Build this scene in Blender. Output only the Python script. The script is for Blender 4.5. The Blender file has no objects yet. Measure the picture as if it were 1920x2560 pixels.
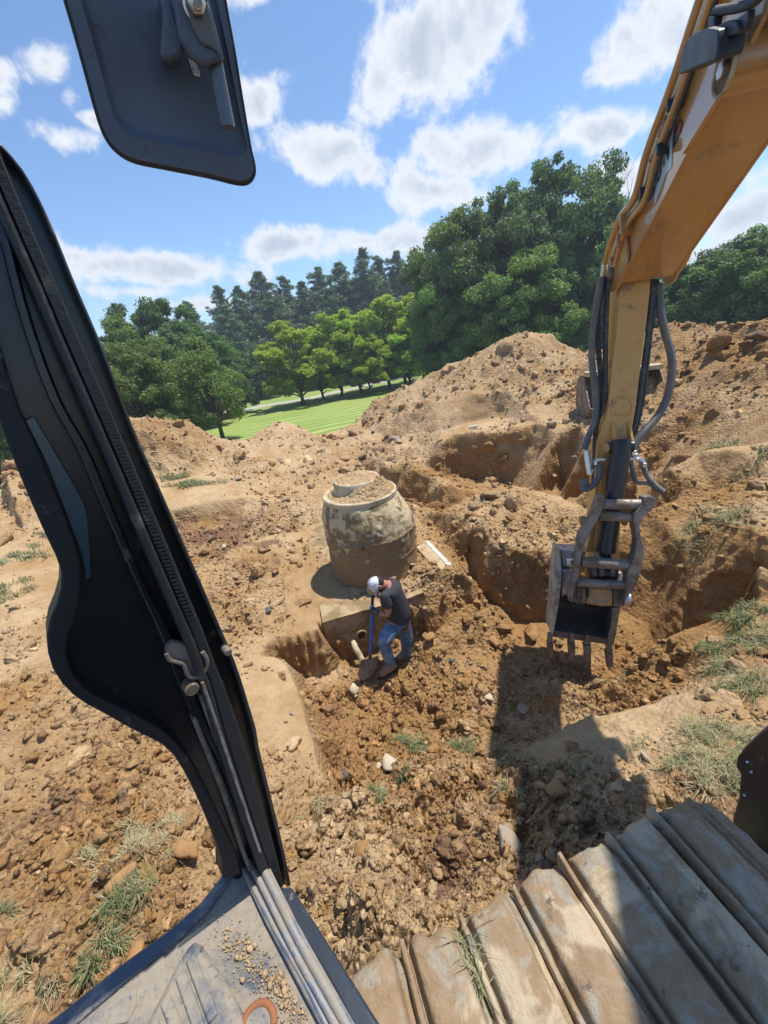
import bpy, bmesh, math, random
import numpy as np
from mathutils import Vector, Matrix
from mathutils.geometry import delaunay_2d_cdt
rad = math.radians
random.seed(7); rng = np.random.default_rng(7)
sc = bpy.context.scene; C = sc.collection

# ------------------------------------------------------------------ camera
EYE = 2.65; FP = 1000.0; PITCH = rad(23); ROLL = rad(8)
fw = Vector((0, math.cos(PITCH), -math.sin(PITCH)))
u0 = Vector((0, math.sin(PITCH), math.cos(PITCH))); r0 = Vector((1, 0, 0))
cr, sr = math.cos(ROLL), math.sin(ROLL)
rt = cr*r0 - sr*u0; up = sr*r0 + cr*u0
cam = bpy.data.cameras.new('camera'); camo = bpy.data.objects.new('camera', cam); C.objects.link(camo)
M = Matrix.Identity(4)
for i, v in enumerate((rt, up, -fw)):
    for k in range(3): M[k][i] = v[k]
M[2][3] = EYE
camo.matrix_world = M
cam.sensor_fit = 'VERTICAL'; cam.sensor_height = 24; cam.lens = 24*FP/2560
cam.clip_start = 0.05; cam.clip_end = 3000
sc.camera = camo

def ray(px, py): return fw + (px-960)/FP*rt - (py-1280)/FP*up
def atz(px, py, z):
    d = ray(px, py); t = (z-EYE)/d.z; return Vector((t*d.x, t*d.y, z))
def aty(px, py, y):
    d = ray(px, py); t = y/d.y; return Vector((t*d.x, y, EYE+t*d.z))
def atd(px, py, t):
    d = ray(px, py)*t; return Vector((d.x, d.y, EYE+d.z))
def atp(px, py, P0, n):
    d = ray(px, py); O = Vector((0, 0, EYE)); t = (P0-O).dot(n)/d.dot(n); return O+d*t
def proj(v):
    w = v-Vector((0, 0, EYE)); t = w.dot(fw); return 960+FP*w.dot(rt)/t, 1280-FP*w.dot(up)/t

# ------------------------------------------------------------------ light and sky
SUN_EL = rad(69.5); SUN_AZ = rad(60)          # azimuth from +Y towards +X
sun_dir = Vector((math.sin(SUN_AZ)*math.cos(SUN_EL), math.cos(SUN_AZ)*math.cos(SUN_EL), math.sin(SUN_EL)))
sl = bpy.data.lights.new('sun', 'SUN'); sl.energy = 3.05; sl.angle = rad(0.55); sl.color = (1, .955, .88)
so = bpy.data.objects.new('sun', sl); C.objects.link(so)
so.rotation_euler = sun_dir.to_track_quat('Z', 'Y').to_euler()
world = bpy.data.worlds.new('World'); sc.world = world; world.use_nodes = True
wn = world.node_tree; wn.nodes.clear()
class NT:
    """small helper for writing node graphs"""
    def __init__(s, t): s.t = t
    def n(s, typ, ins=None, **kw):
        nd = s.t.nodes.new(typ)
        for k, v in kw.items(): setattr(nd, k, v)
        for k, v in (ins or {}).items(): s.set(nd.inputs[k], v)
        return nd
    def set(s, sock, v):
        if isinstance(v, bpy.types.NodeSocket): s.t.links.new(v, sock)
        elif isinstance(v, bpy.types.Node): s.t.links.new(v.outputs[0], sock)
        else:
            if sock.type == 'RGBA' and not isinstance(v, (int, float)) and len(v) == 3: v = (*v, 1)
            sock.default_value = v
    def m(s, op, a, b=0.0, c=0.0, clamp=False):
        return s.n('ShaderNodeMath', {0: a, 1: b, 2: c}, operation=op, use_clamp=clamp).outputs[0]
    def ss(s, x, a, b, lo=0.0, hi=1.0):
        nd = s.n('ShaderNodeMapRange', {0: x, 1: a, 2: b, 3: lo, 4: hi}, interpolation_type='SMOOTHSTEP'); return nd.outputs[0]
    def mix(s, f, a, b, bt='MIX'):
        nd = s.n('ShaderNodeMix', data_type='RGBA', blend_type=bt)
        s.set(nd.inputs[0], f); s.set(nd.inputs[6], a); s.set(nd.inputs[7], b); return nd.outputs[2]
    def noise(s, vec, scale, detail=4, rough=.55, dist=0.0):
        nd = s.n('ShaderNodeTexNoise', {'Scale': scale, 'Detail': detail, 'Roughness': rough, 'Distortion': dist})
        if vec is not None: s.set(nd.inputs['Vector'], vec)
        return nd.outputs[0]
W = NT(wn)
out = W.n('ShaderNodeOutputWorld')
sky = W.n('ShaderNodeTexSky', sky_type='NISHITA', sun_disc=False, sun_elevation=SUN_EL, sun_rotation=SUN_AZ,
          altitude=300, air_density=1.0, dust_density=.25, ozone_density=3.0)
tc = W.n('ShaderNodeTexCoord').outputs['Generated']
# clouds: (px, py, half width px, half height px, tilt deg, strength); each becomes a direction in the sky
CL = [(1060,130,210,190,-20,1.2),(1230,60,130,140,10,1.0),(1000,-60,200,120,0,1.0),(960,210,120,110,0,.8),(1300,-150,260,120,0,.8),
      (1700,90,260,130,-22,1.1),(1560,180,130,60,-10,.7),(1850,40,150,120,0,.9),
      (800,385,160,95,5,1.15),(910,440,80,70,0,.7),(655,230,85,95,20,.95),(610,150,60,60,0,.5),
      (1230,360,260,90,-16,1.25),(1460,330,230,60,-14,1.1),(1080,480,150,70,0,1.0),(1120,380,120,80,0,.9),(1550,450,150,60,-10,.9),
      (115,150,80,85,40,.95),(0,200,60,60,0,.8),(150,345,90,40,12,.75),(0,260,40,40,0,.6),(240,300,50,22,20,.6),
      (330,665,340,56,3,1.25),(190,640,180,46,0,1.0),(740,605,160,48,-8,.95),(930,600,230,50,-4,.9),(400,700,110,20,0,.7),(330,730,150,26,3,.7),(480,760,200,30,0,.6),
      (1830,540,180,60,-18,.85),(1800,640,220,50,-12,.7),(1900,440,90,40,-20,.5),(620,-20,120,60,0,.6),(180,240,40,30,0,.5)]
n1 = W.noise(tc, 8.5, 9, .62, .25); n2 = W.noise(tc, 24, 5, .6, .2)
dens = None
for (x, y, a, b, tl, s_) in CL:
    c = ray(x, y); L = c.length; c = c/L
    t = rad(tl); tx = rt*math.cos(t)-up*math.sin(t); ty = rt*math.sin(t)+up*math.cos(t)
    tx = (tx-c*tx.dot(c))*(a/FP/L); ty = (ty-c*ty.dot(c))*(b/FP/L)      # half axes of the cloud as small turns of the view direction
    g11, g12, g22 = tx.dot(tx), tx.dot(ty), ty.dot(ty); dt_ = g11*g22-g12*g12
    ex = (tx*g22-ty*g12)/dt_; ey = (ty*g11-tx*g12)/dt_
    du = W.n('ShaderNodeVectorMath', {0: tc, 1: tuple(ex)}, operation='DOT_PRODUCT').outputs['Value']
    dv = W.n('ShaderNodeVectorMath', {0: tc, 1: tuple(ey)}, operation='DOT_PRODUCT').outputs['Value']
    q = W.m('ADD', W.m('MULTIPLY', du, du), W.m('MULTIPLY', dv, dv))
    e = W.m('MULTIPLY', W.m('SUBTRACT', 1.0, W.m('SQRT', q)), s_)
    e = W.m('MAXIMUM', e, -1.0)
    dens = e if dens is None else W.m('MAXIMUM', dens, e)
g = W.m('ADD', W.m('MULTIPLY', W.m('SUBTRACT', n1, .5), 2.9), W.m('MULTIPLY', W.m('SUBTRACT', n2, .5), 1.0))
d2 = W.m('ADD', dens, g)
cov = W.ss(d2, -.06, .58)
core = W.ss(d2, .35, 1.1)
n3 = W.noise(tc, 9, 4, .55, .2)
ccol = W.mix(W.m('MULTIPLY', core, W.ss(n3, .3, .65)), (.50, .515, .535, 1), (.30, .335, .39, 1))
skc = W.n('ShaderNodeVectorMath', {0: sky.outputs[0]}, operation='SCALE'); skc.inputs['Scale'].default_value = .125; skc = W.n('ShaderNodeVectorMath', {0: skc.outputs[0], 1: (.64, .715, .775)}, operation='MULTIPLY')
hz = W.n('ShaderNodeSeparateXYZ', {0: tc}).outputs[2]
bg = W.n('ShaderNodeBackground', {'Color': W.mix(W.m('MULTIPLY', cov, .93), skc.outputs[0], ccol), 'Strength': 1.0})
W.set(out.inputs[0], bg.outputs[0])
sc.view_settings.view_transform = 'Standard'; sc.view_settings.look = 'None'; sc.view_settings.gamma = 1
sc.view_settings.exposure = 0.95
sc.render.engine = 'CYCLES'
sc.cycles.max_bounces = 6; sc.cycles.diffuse_bounces = 3; sc.cycles.transparent_max_bounces = 8

# ------------------------------------------------------------------ helpers
def tag(o, label=None, cat=None, group=None, kind=None):
    if label: o['label'] = label
    if cat: o['category'] = cat
    if group: o['group'] = group
    if kind: o['kind'] = kind
    return o
def empty(name, loc=(0, 0, 0)):
    o = bpy.data.objects.new(name, None); o.location = loc; o.empty_display_size = .1; C.objects.link(o); return o
def adopt(o, parent):
    """parent keeping world placement (parents here are only ever translated)"""
    if parent is not None:
        o.parent = parent; q = parent; t = Vector((0, 0, 0))
        while q is not None: t += Vector(q.location); q = q.parent
        o.location = Vector(o.location)-t
def mobj(name, verts, faces, mat, parent=None, smooth=False, attrs=None):
    me = bpy.data.meshes.new(name)
    if isinstance(verts, np.ndarray):
        me.vertices.add(len(verts)); me.vertices.foreach_set('co', verts.astype(np.float32).ravel())
        f = np.asarray(faces); k = f.shape[1]
        me.loops.add(f.size); me.loops.foreach_set('vertex_index', f.astype(np.int32).ravel())
        me.polygons.add(len(f)); me.polygons.foreach_set('loop_start', np.arange(0, f.size, k, dtype=np.int32))
        me.polygons.foreach_set('loop_total', np.full(len(f), k, dtype=np.int32))
        me.update(calc_edges=True)
    else:
        me.from_pydata([tuple(v) for v in verts], [], faces); me.update()
    for an, av in (attrs or {}).items():
        a = me.attributes.new(an, 'FLOAT', 'POINT'); a.data.foreach_set('value', np.asarray(av, dtype=np.float32))
    me.materials.append(mat)
    if smooth: me.polygons.foreach_set('use_smooth', np.ones(len(me.polygons), dtype=bool))
    o = bpy.data.objects.new(name, me); C.objects.link(o); adopt(o, parent)
    return o
def bmobj(name, bm, mat, parent=None, smooth=False, bevel=0, seg=2):
    me = bpy.data.meshes.new(name)
    bmesh.ops.recalc_face_normals(bm, faces=bm.faces)
    bm.to_mesh(me); bm.free(); me.materials.append(mat)
    if smooth: me.polygons.foreach_set('use_smooth', np.ones(len(me.polygons), dtype=bool))
    o = bpy.data.objects.new(name, me); C.objects.link(o); adopt(o, parent)
    if bevel:
        b = o.modifiers.new('bevel', 'BEVEL'); b.width = bevel; b.segments = seg; b.limit_method = 'ANGLE'; b.angle_limit = rad(35)
        if not smooth: me.polygons.foreach_set('use_smooth', np.ones(len(me.polygons), dtype=bool))
        try: me.set_sharp_from_angle(angle=rad(35))
        except Exception: pass
    elif smooth:
        try: me.set_sharp_from_angle(angle=rad(40))
        except Exception: pass
    return o
def frame_for(d):
    d = d.normalized(); a = Vector((0, 0, 1)) if abs(d.z) < .9 else Vector((1, 0, 0))
    x = d.cross(a).normalized(); y = x.cross(d).normalized(); return x, y
def tube(bm, pts, r, seg=12, cap=True):
    """sweep a circle along points; r is a number or a list"""
    pts = [Vector(p) for p in pts]; n = len(pts)
    rs = r if isinstance(r, (list, tuple)) else [r]*n
    rings = []; px = None
    for i, p in enumerate(pts):
        d = (pts[min(i+1, n-1)]-pts[max(i-1, 0)])
        if d.length < 1e-9: d = Vector((0, 0, 1))
        d.normalize()
        if px is None: x, y = frame_for(d)
        else:
            x = px-d*px.dot(d)
            x = x.normalized() if x.length > 1e-6 else frame_for(d)[0]
            y = x.cross(d).normalized()
        px = x
        rings.append([bm.verts.new(p+(x*math.cos(2*math.pi*k/seg)+y*math.sin(2*math.pi*k/seg))*rs[i]) for k in range(seg)])
    for a, b in zip(rings, rings[1:]):
        for k in range(seg): bm.faces.new((a[k], a[(k+1) % seg], b[(k+1) % seg], b[k]))
    if cap:
        bm.faces.new(rings[0][::-1]); bm.faces.new(rings[-1])
def smooth_path(pts, n=8):
    """Catmull-Rom through the points"""
    P = [Vector(p) for p in pts]; P = [2*P[0]-P[1]]+P+[2*P[-1]-P[-2]]; out = []
    for i in range(1, len(P)-2):
        a, b, c, d = P[i-1:i+3]
        for k in range(n):
            t = k/n; out.append(.5*((2*b)+(c-a)*t+(2*a-5*b+4*c-d)*t*t+(3*b-a-3*c+d)*t**3))
    out.append(P[-2]); return out
def ribbed(pts, r, pitch, depth):
    """densify a path and give corrugated radii"""
    pts = [Vector(p) for p in pts]; L = [0]
    for a, b in zip(pts, pts[1:]): L.append(L[-1]+(b-a).length)
    n = int(L[-1]/pitch*4); q = []; rr = []; j = 0
    for i in range(n+1):
        s = L[-1]*i/n
        while j < len(L)-2 and L[j+1] < s: j += 1
        t = (s-L[j])/max(1e-9, L[j+1]-L[j]); q.append(pts[j].lerp(pts[j+1], t)); rr.append(r+depth*(1 if i % 4 < 2 else -1))
    return q, rr
def prism(bm, poly, off):
    """closed polygon (world points) extruded by the offset vector"""
    off = Vector(off); a = [bm.verts.new(p) for p in poly]; b = [bm.verts.new(Vector(p)+off) for p in poly]
    bm.faces.new(a); bm.faces.new(b[::-1]); n = len(a)
    for i in range(n): bm.faces.new((a[i], b[i], b[(i+1) % n], a[(i+1) % n]))
def strip(bm, left, right, off):
    """band between two polylines of equal length, extruded by off: quads only, safe for concave bands"""
    off = Vector(off); n = len(left)
    A = [bm.verts.new(p) for p in left]; B = [bm.verts.new(p) for p in right]
    A2 = [bm.verts.new(Vector(p)+off) for p in left]; B2 = [bm.verts.new(Vector(p)+off) for p in right]
    for i in range(n-1):
        bm.faces.new((A[i], B[i], B[i+1], A[i+1])); bm.faces.new((A2[i], A2[i+1], B2[i+1], B2[i]))
        bm.faces.new((A[i], A[i+1], A2[i+1], A2[i])); bm.faces.new((B[i], B2[i], B2[i+1], B[i+1]))
    bm.faces.new((A[0], A2[0], B2[0], B[0])); bm.faces.new((A[-1], B[-1], B2[-1], A2[-1]))
def box(bm, c, ax, ay, az):
    """box from centre and three half-axis vectors"""
    c = Vector(c); v = []
    for i in (-1, 1):
        for j in (-1, 1):
            for k in (-1, 1): v.append(bm.verts.new(c+i*Vector(ax)+j*Vector(ay)+k*Vector(az)))
    for f in ((0, 1, 3, 2), (4, 6, 7, 5), (0, 4, 5, 1), (2, 3, 7, 6), (0, 2, 6, 4), (1, 5, 7, 3)): bm.faces.new([v[i] for i in f])
def resample(pl, n):
    pl = [Vector((*p, 0)) for p in pl]; L = [0]
    for a, b in zip(pl, pl[1:]): L.append(L[-1]+(b-a).length)
    o = []; j = 0
    for i in range(n):
        s = L[-1]*i/(n-1)
        while j < len(L)-2 and L[j+1] < s: j += 1
        t = (s-L[j])/max(1e-9, L[j+1]-L[j]); v = pl[j].lerp(pl[j+1], min(1, t)); o.append((v.x, v.y))
    return o
def sm2(pl, n=6):
    q = smooth_path([(*p, 0) for p in pl], n); return [(v.x, v.y) for v in q]

# numpy noise
def h2(ix, iy, s):
    h = (ix.astype(np.int64)*374761393+iy.astype(np.int64)*668265263+s*974634777) & 0xffffffff
    h = ((h ^ (h >> 13))*1274126177) & 0xffffffff
    h = ((h ^ (h >> 16))*2246822519) & 0xffffffff
    return ((h ^ (h >> 15)) & 0xffffff)/16777215.0
def vnoise(x, y, s=0):
    ix = np.floor(x); iy = np.floor(y); fx = x-ix; fy = y-iy
    fx = fx*fx*fx*(fx*(fx*6-15)+10); fy = fy*fy*fy*(fy*(fy*6-15)+10)
    a = h2(ix, iy, s); b = h2(ix+1, iy, s); c = h2(ix, iy+1, s); d = h2(ix+1, iy+1, s)
    return (a+(b-a)*fx+(c-a)*fy+(a-b-c+d)*fx*fy)*2-1
def fbm(x, y, o=4, s=0, g=.5):
    t = 0; a = 1
    for i in range(o): t = t+a*vnoise(x, y, s+i); x = x*2.03+17.1; y = y*2.03-9.3; a *= g
    return t
def clods(x, y, cell, s, fill=.8):
    """domes scattered one per cell; angular tops"""
    x = x/cell; y = y/cell
    wx = x+.22*vnoise(x*2.3, y*2.3, s+50); wy = y+.22*vnoise(x*2.3, y*2.3, s+51)
    ix = np.floor(wx); iy = np.floor(wy); best = np.zeros_like(x)
    for dx in (-1, 0, 1):
        for dy in (-1, 0, 1):
            cx = ix+dx; cy = iy+dy
            px = cx+.15+.7*h2(cx, cy, s); py = cy+.15+.7*h2(cx, cy, s+1)
            r = .28+.5*h2(cx, cy, s+2); on = h2(cx, cy, s+3) < fill
            an = h2(cx, cy, s+4)*6.28; ex = (wx-px)*np.cos(an)+(wy-py)*np.sin(an); ey = -(wx-px)*np.sin(an)+(wy-py)*np.cos(an)
            d = np.sqrt(ex*ex+ey*ey*1.8)/r
            tl = (ex*(h2(cx, cy, s+5)-.5)+ey*(h2(cx, cy, s+6)-.5))/r*1.3
            hgt = r*np.minimum(2.1*np.clip(1-d, 0, 1), np.clip(.62+tl, .1, 1.2)*np.clip(1.25-.5*d, 0, 1))
            hgt = np.where(on, hgt, 0); best = np.maximum(best, hgt)
    return best*cell

# ------------------------------------------------------------------ materials
def newmat(name):
    m = bpy.data.materials.new(name); m.use_nodes = True; m.node_tree.nodes.clear(); t = NT(m.node_tree)
    return m, t
def finish(t, bsdf, disp=None):
    o = t.n('ShaderNodeOutputMaterial'); t.set(o.inputs[0], bsdf.outputs[0])
def bump(t, h, strength=.5, dist=.01):
    return t.n('ShaderNodeBump', {'Height': h, 'Strength': strength, 'Distance': dist}).outputs[0]
def obj_co(t): return t.n('ShaderNodeNewGeometry').outputs['Position']
def attr(t, name): return t.n('ShaderNodeAttribute', attribute_name=name).outputs['Fac']

def soil_mat(name, clod=False):
    m, t = newmat(name); p = obj_co(t)
    c = attr(t, 'tone'); r = attr(t, 'rough'); dk = attr(t, 'dark')
    nA = t.noise(p, 1.1, 5, .6); nB = t.noise(p, 7, 6, .65, .3); nC = t.noise(p, 38, 5, .7)
    pale = t.mix(nB, (.345, .232, .122), (.575, .42, .25))
    org = t.mix(nB, (.215, .113, .043), (.40, .240, .100))
    f = t.m('ADD', t.m('MULTIPLY', t.m('SUBTRACT', nA, .5), 2.6), c, clamp=True)
    col = t.mix(f, pale, org)
    brn = t.mix(nC, (.125, .066, .038), (.26, .155, .095))
    col = t.mix(t.ss(t.m('ADD', dk, t.m('MULTIPLY', t.m('SUBTRACT', t.noise(p, 1.7, 7, .66, .4), .5), 2.6)), .38, .82), col, brn)
    col = t.mix(t.ss(nC, .35, .7), col, t.mix(.5, col, t.mix(1.0, col, (1.35, 1.3, 1.22), 'MULTIPLY')))
    vo = t.n('ShaderNodeTexVoronoi', {'Vector': p, 'Scale': 34.0})
    col = t.mix(t.m('MULTIPLY', t.ss(vo.outputs['Distance'], .22, .08), t.m('MULTIPLY', t.ss(t.noise(p, 9, 2), .5, .62), r)), col, (.50, .40, .29))
    if clod:
        v = attr(t, 'v'); col = t.mix(1.0, col, t.n('ShaderNodeCombineColor', {0: v, 1: v, 2: v}).outputs[0], 'MULTIPLY')
    vb = t.n('ShaderNodeTexVoronoi', {'Vector': t.n('ShaderNodeVectorMath', {0: p, 1: t.n('ShaderNodeVectorMath', {0: t.n('ShaderNodeTexNoise', {'Vector': p, 'Scale': 20.0}).outputs['Color'], 1: (.03, .03, .03)}, operation='MULTIPLY').outputs[0]}, operation='ADD').outputs[0], 'Scale': 22.0}, feature='F1')
    h = t.m('ADD', t.m('MULTIPLY', nC, .5), t.m('MULTIPLY', t.noise(p, 120, 4, .7), .25))
    h = t.m('SUBTRACT', h, t.m('MULTIPLY', vb.outputs['Distance'], t.m('ADD', .25, t.m('MULTIPLY', r, .9))))
    b = t.n('ShaderNodeBsdfPrincipled', {'Base Color': col, 'Roughness': .95, 'Specular IOR Level': .15, 'Normal': bump(t, h, 1.0, .03)})
    finish(t, b); return m
def simple(name, col, rough=.5, metal=0.0, nscale=8, var=.25, bumps=0.0, bscale=60, coat=0.0, dirt=None, dirt_amt=.4, dscale=3, spec=.5):
    """paint/metal/etc with tonal variation, optional dirt crust and fine bump"""
    m, t = newmat(name); p = obj_co(t)
    n = t.noise(p, nscale, 5, .6)
    lo = tuple(c*(1-var) for c in col); hi = tuple(min(1, c*(1+var)) for c in col)
    cc = t.mix(n, lo, hi); rr = t.ss(n, .2, .8, rough*.85, min(1, rough*1.15))
    if dirt:
        dn = t.noise(p, dscale, 8, .68, .4); f = t.ss(dn, .62-dirt_amt*.4, .70-dirt_amt*.22)
        dcol = t.mix(t.noise(p, 50, 3), tuple(c*.75 for c in dirt), tuple(min(1, c*1.2) for c in dirt))
        f = t.m('MULTIPLY', f, t.ss(t.noise(p, 90, 2), .2, .45)); cc = t.mix(f, cc, dcol)
        rr = t.n('ShaderNodeMix', {0: f, 2: rr, 3: .93}).outputs[0]
    kw = {'Coat Roughness': .07, 'Base Color': cc, 'Roughness': rr, 'Metallic': metal, 'Coat Weight': coat, 'Specular IOR Level': spec}
    if bumps: kw['Normal'] = bump(t, t.noise(p, bscale, 4, .6), bumps, .004)
    finish(t, t.n('ShaderNodeBsdfPrincipled', kw)); return m
def leaf_mat(name, a, b, trans=.35, warm=None):
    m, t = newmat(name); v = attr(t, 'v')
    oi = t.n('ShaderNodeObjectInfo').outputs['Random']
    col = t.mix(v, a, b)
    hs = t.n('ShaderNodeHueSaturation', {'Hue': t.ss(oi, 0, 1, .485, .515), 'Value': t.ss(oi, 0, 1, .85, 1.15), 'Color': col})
    d = t.n('ShaderNodeBsdfPrincipled', {'Base Color': hs.outputs[0], 'Roughness': .55, 'Specular IOR Level': .35})
    tr = t.n('ShaderNodeBsdfTranslucent', {'Color': t.mix(1.0, hs.outputs[0], (1.25, 1.35, .6), 'MULTIPLY')})
    mx = t.n('ShaderNodeMixShader', {0: trans, 1: d.outputs[0], 2: tr.outputs[0]}); finish(t, mx); return m

DIRT = (.33, .235, .15)
soil = soil_mat('soil'); soilc = soil_mat('soil_clod', True)
orange = simple('orange_paint_shaded', (.43, .215, .06), .4, 0, 3, .12, .05, 30, 1.0, dirt=(.30, .19, .10), dirt_amt=.12, dscale=2.2)  # darkened and browned to carry the shade under the boom
stick_m = simple('stick_paint_lit', (.60, .315, .075), .42, 0, 3, .10, .05, 30, .25, dirt=(.30, .20, .11), dirt_amt=.14, dscale=2.6)  # same paint as the boom, warm light on the stick put into the colour
orange_d = simple('orange_worn', (.50, .27, .07), .5, 0, 5, .15, .1, 40, .1, dirt=DIRT, dirt_amt=.55, dscale=6)
black_pl = simple('black_plastic_hazed', (.082, .105, .150), .42, 0, 14, .2, .35, 240, 0, dirt=(.1, .095, .09), dirt_amt=.05, dscale=8)  # black plastic; sky reflection and flare haze put into a blue-grey base
black_gl = simple('black_gloss', (.008, .009, .011), .28, 0, 8, .3, .05, 60, .2, dirt=(.09, .08, .07), dirt_amt=.03, dscale=10)
rubber = simple('rubber', (.022, .023, .024), .62, 0, 20, .3, .3, 90, dirt=(.12, .11, .095), dirt_amt=.1, dscale=7)
frame_m = simple('frame_black', (.03, .033, .037), .35, 0, 6, .25, .06, 40, .2, dirt=(.15, .13, .11), dirt_amt=.1, dscale=9)
frame_dust = simple('frame_dusty', (.07, .065, .058), .6, 0, 9, .35, .3, 60, 0, dirt=(.2, .16, .12), dirt_amt=.5, dscale=11)
sill_m = simple('sill_blue_black', (.028, .036, .05), .3, 0, 5, .2, .03, 50, .3, dirt=(.32, .29, .25), dirt_amt=.05, dscale=22)
step_m = simple('step_plate', (.075, .095, .125), .5, .2, 6, .3, .25, 50, .1, dirt=(.33, .28, .21), dirt_amt=.72, dscale=6)
rail_m = simple('rail_alloy', (.23, .25, .28), .5, .5, 18, .35, .2, 80, 0, dirt=(.40, .35, .28), dirt_amt=.6, dscale=12)
steel_w = simple('worn_steel', (.25, .215, .185), .5, .45, 9, .35, .3, 45, 0, dirt=(.22, .16, .11), dirt_amt=.45, dscale=7)
steel_b = simple('bright_steel', (.50, .51, .53), .33, .75, 8, .2, .15, 60, 0, dirt=(.25, .19, .13), dirt_amt=.35, dscale=8)
pale_pl = simple('pale_plate', (.50, .46, .37), .6, .15, 8, .2, .2, 50, 0, dirt=(.30, .23, .15), dirt_amt=.45, dscale=6)
bucket_m = simple('bucket_steel', (.13, .13, .132), .45, .4, 6, .4, .3, 60, 0, dirt=(.2, .135, .08), dirt_amt=.45, dscale=5)
tooth_m = simple('tooth_steel', (.24, .215, .19), .5, .5, 9, .3, .2, 50, 0, dirt=(.24, .16, .1), dirt_amt=.5, dscale=9)
chrome = simple('zinc', (.62, .63, .62), .28, .85, 20, .15, .05, 60)
hose_m = simple('hose', (.045, .045, .048), .55, 0, 10, .25, 0, 50, 0, dirt=(.16, .13, .1), dirt_amt=.3, dscale=9)
hose_p = simple('hose_sleeve', (.14, .14, .142), .5, 0, 10, .2, 0, 50, 0, dirt=(.24, .2, .16), dirt_amt=.35, dscale=7)
cyl_m = simple('cylinder_black', (.02, .02, .021), .4, .1, 7, .3, .1, 40, .1, dirt=(.11, .09, .07), dirt_amt=.08, dscale=6)
def track_mat():
    m, t = newmat('track_steel'); p = obj_co(t)
    n = t.noise(p, 9, 7, .65, .5); n2 = t.noise(p, 26, 5, .6); n3 = t.noise(p, 4, 5, .6, .6)
    c = t.mix(n2, (.21, .18, .135), (.38, .33, .24))
    c = t.mix(t.ss(n, .42, .52), c, t.mix(n2, (.20, .13, .07), (.36, .25, .145)))
    c = t.mix(t.ss(n3, .50, .60), c, t.mix(n2, (.36, .275, .17), (.52, .42, .28)))
    c = t.mix(t.ss(t.noise(p, 14, 8, .75), .58, .66), c, (.125, .105, .08))
    rr = t.ss(n, .4, .6, .55, .9)
    h = t.m('ADD', t.m('MULTIPLY', n, .8), t.m('MULTIPLY', t.noise(p, 70, 4, .65), .5))
    finish(t, t.n('ShaderNodeBsdfPrincipled', {'Base Color': c, 'Roughness': rr, 'Specular IOR Level': .3, 'Normal': bump(t, h, 1.0, .012)})); return m
track_m = track_mat()
def concrete_mat():
    m, t = newmat('muddy_concrete'); p = obj_co(t)
    sp = t.n('ShaderNodeSeparateXYZ', {0: p}).outputs
    n = t.noise(p, 4.2, 10, .76, .25); n2 = t.noise(p, 22, 5, .65); n3 = t.noise(p, 8, 8, .75, .2)
    base = t.mix(n2, (.49, .385, .215), (.66, .54, .34))
    mud = t.mix(n2, (.20, .125, .06), (.36, .25, .135))
    low = t.ss(sp[2], .45, -.65)          # splashed clay sits lower on the barrel
    f = t.ss(t.m('ADD', n, t.m('MULTIPLY', t.m('SUBTRACT', low, .45), .20)), .43, .50)
    c = t.mix(f, base, mud)
    sv = t.n('ShaderNodeVectorMath', {0: p, 1: (1, 1, .16)}, operation='MULTIPLY').outputs[0]
    c = t.mix(t.m('MULTIPLY', t.ss(t.noise(sv, 13, 5, .6), .55, .66), .75), c, (.27, .18, .095))
    c = t.mix(t.m('MULTIPLY', t.ss(n3, .62, .68), .8), c, (.62, .57, .49))
    c = t.mix(t.ss(t.noise(p, 6, 6, .7, .5), .63, .68), c, (.13, .085, .045))
    h = t.m('ADD', t.m('MULTIPLY', f, .9), t.m('MULTIPLY', t.noise(p, 35, 6, .75), 1.0))
    finish(t, t.n('ShaderNodeBsdfPrincipled', {'Base Color': c, 'Roughness': .9, 'Specular IOR Level': .2, 'Normal': bump(t, h, .8, .02)})); return m
conc_m = concrete_mat()
conc_p = simple('pale_concrete', (.54, .45, .30), .85, 0, 9, .2, .5, 50, 0, dirt=(.34, .25, .15), dirt_amt=.35, dscale=7, spec=.2)
slab_m = simple('slab_concrete', (.24, .165, .085), .92, 0, 3, .25, .6, 30, 0, dirt=(.42, .31, .18), dirt_amt=.45, dscale=3, spec=.15)
white_m = simple('white_edge', (.72, .70, .62), .7, 0, 12, .1, .2, 60, 0, dirt=DIRT, dirt_amt=.35, dscale=14)

# ------------------------------------------------------------------ the ground: triangulated survey points, then broken up with clods
TP = []
def T(px, py, z, r=.6, c=.5, d=0): TP.append((atz(px, py, z), r, c, d))
def TY(px, py, Y, r=.6, c=.5, d=0): TP.append((aty(px, py, Y), r, c, d))
def DR(px, py, z, run, zf, r=.6, c=.5, d=0, rt_=None, top=True):
    """an edge seen at (px,py,z) with the ground falling to zf over a short run behind it"""
    v = atz(px, py, z); k = Vector((v.x, v.y, 0)).normalized()*run
    if top: TP.append((v, r, c, d))
    TP.append((Vector((v.x+k.x, v.y+k.y, zf)), r if rt_ is None else rt_, c, d))
def FW(px, py, z, dx, dy, zf, r=.6, c=.5, d=0, rf=.8, cf=.9, df=.15):
    """lip seen at (px,py,z) and the foot of its wall, shifted by (dx,dy)"""
    v = atz(px, py, z); TP.append((v, r, c, d)); TP.append((Vector((v.x+dx, v.y+dy, zf)), rf, cf, df))
def XY(x, y, z, r=.6, c=.5, d=0): TP.append((Vector((x, y, z)), r, c, d))
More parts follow.
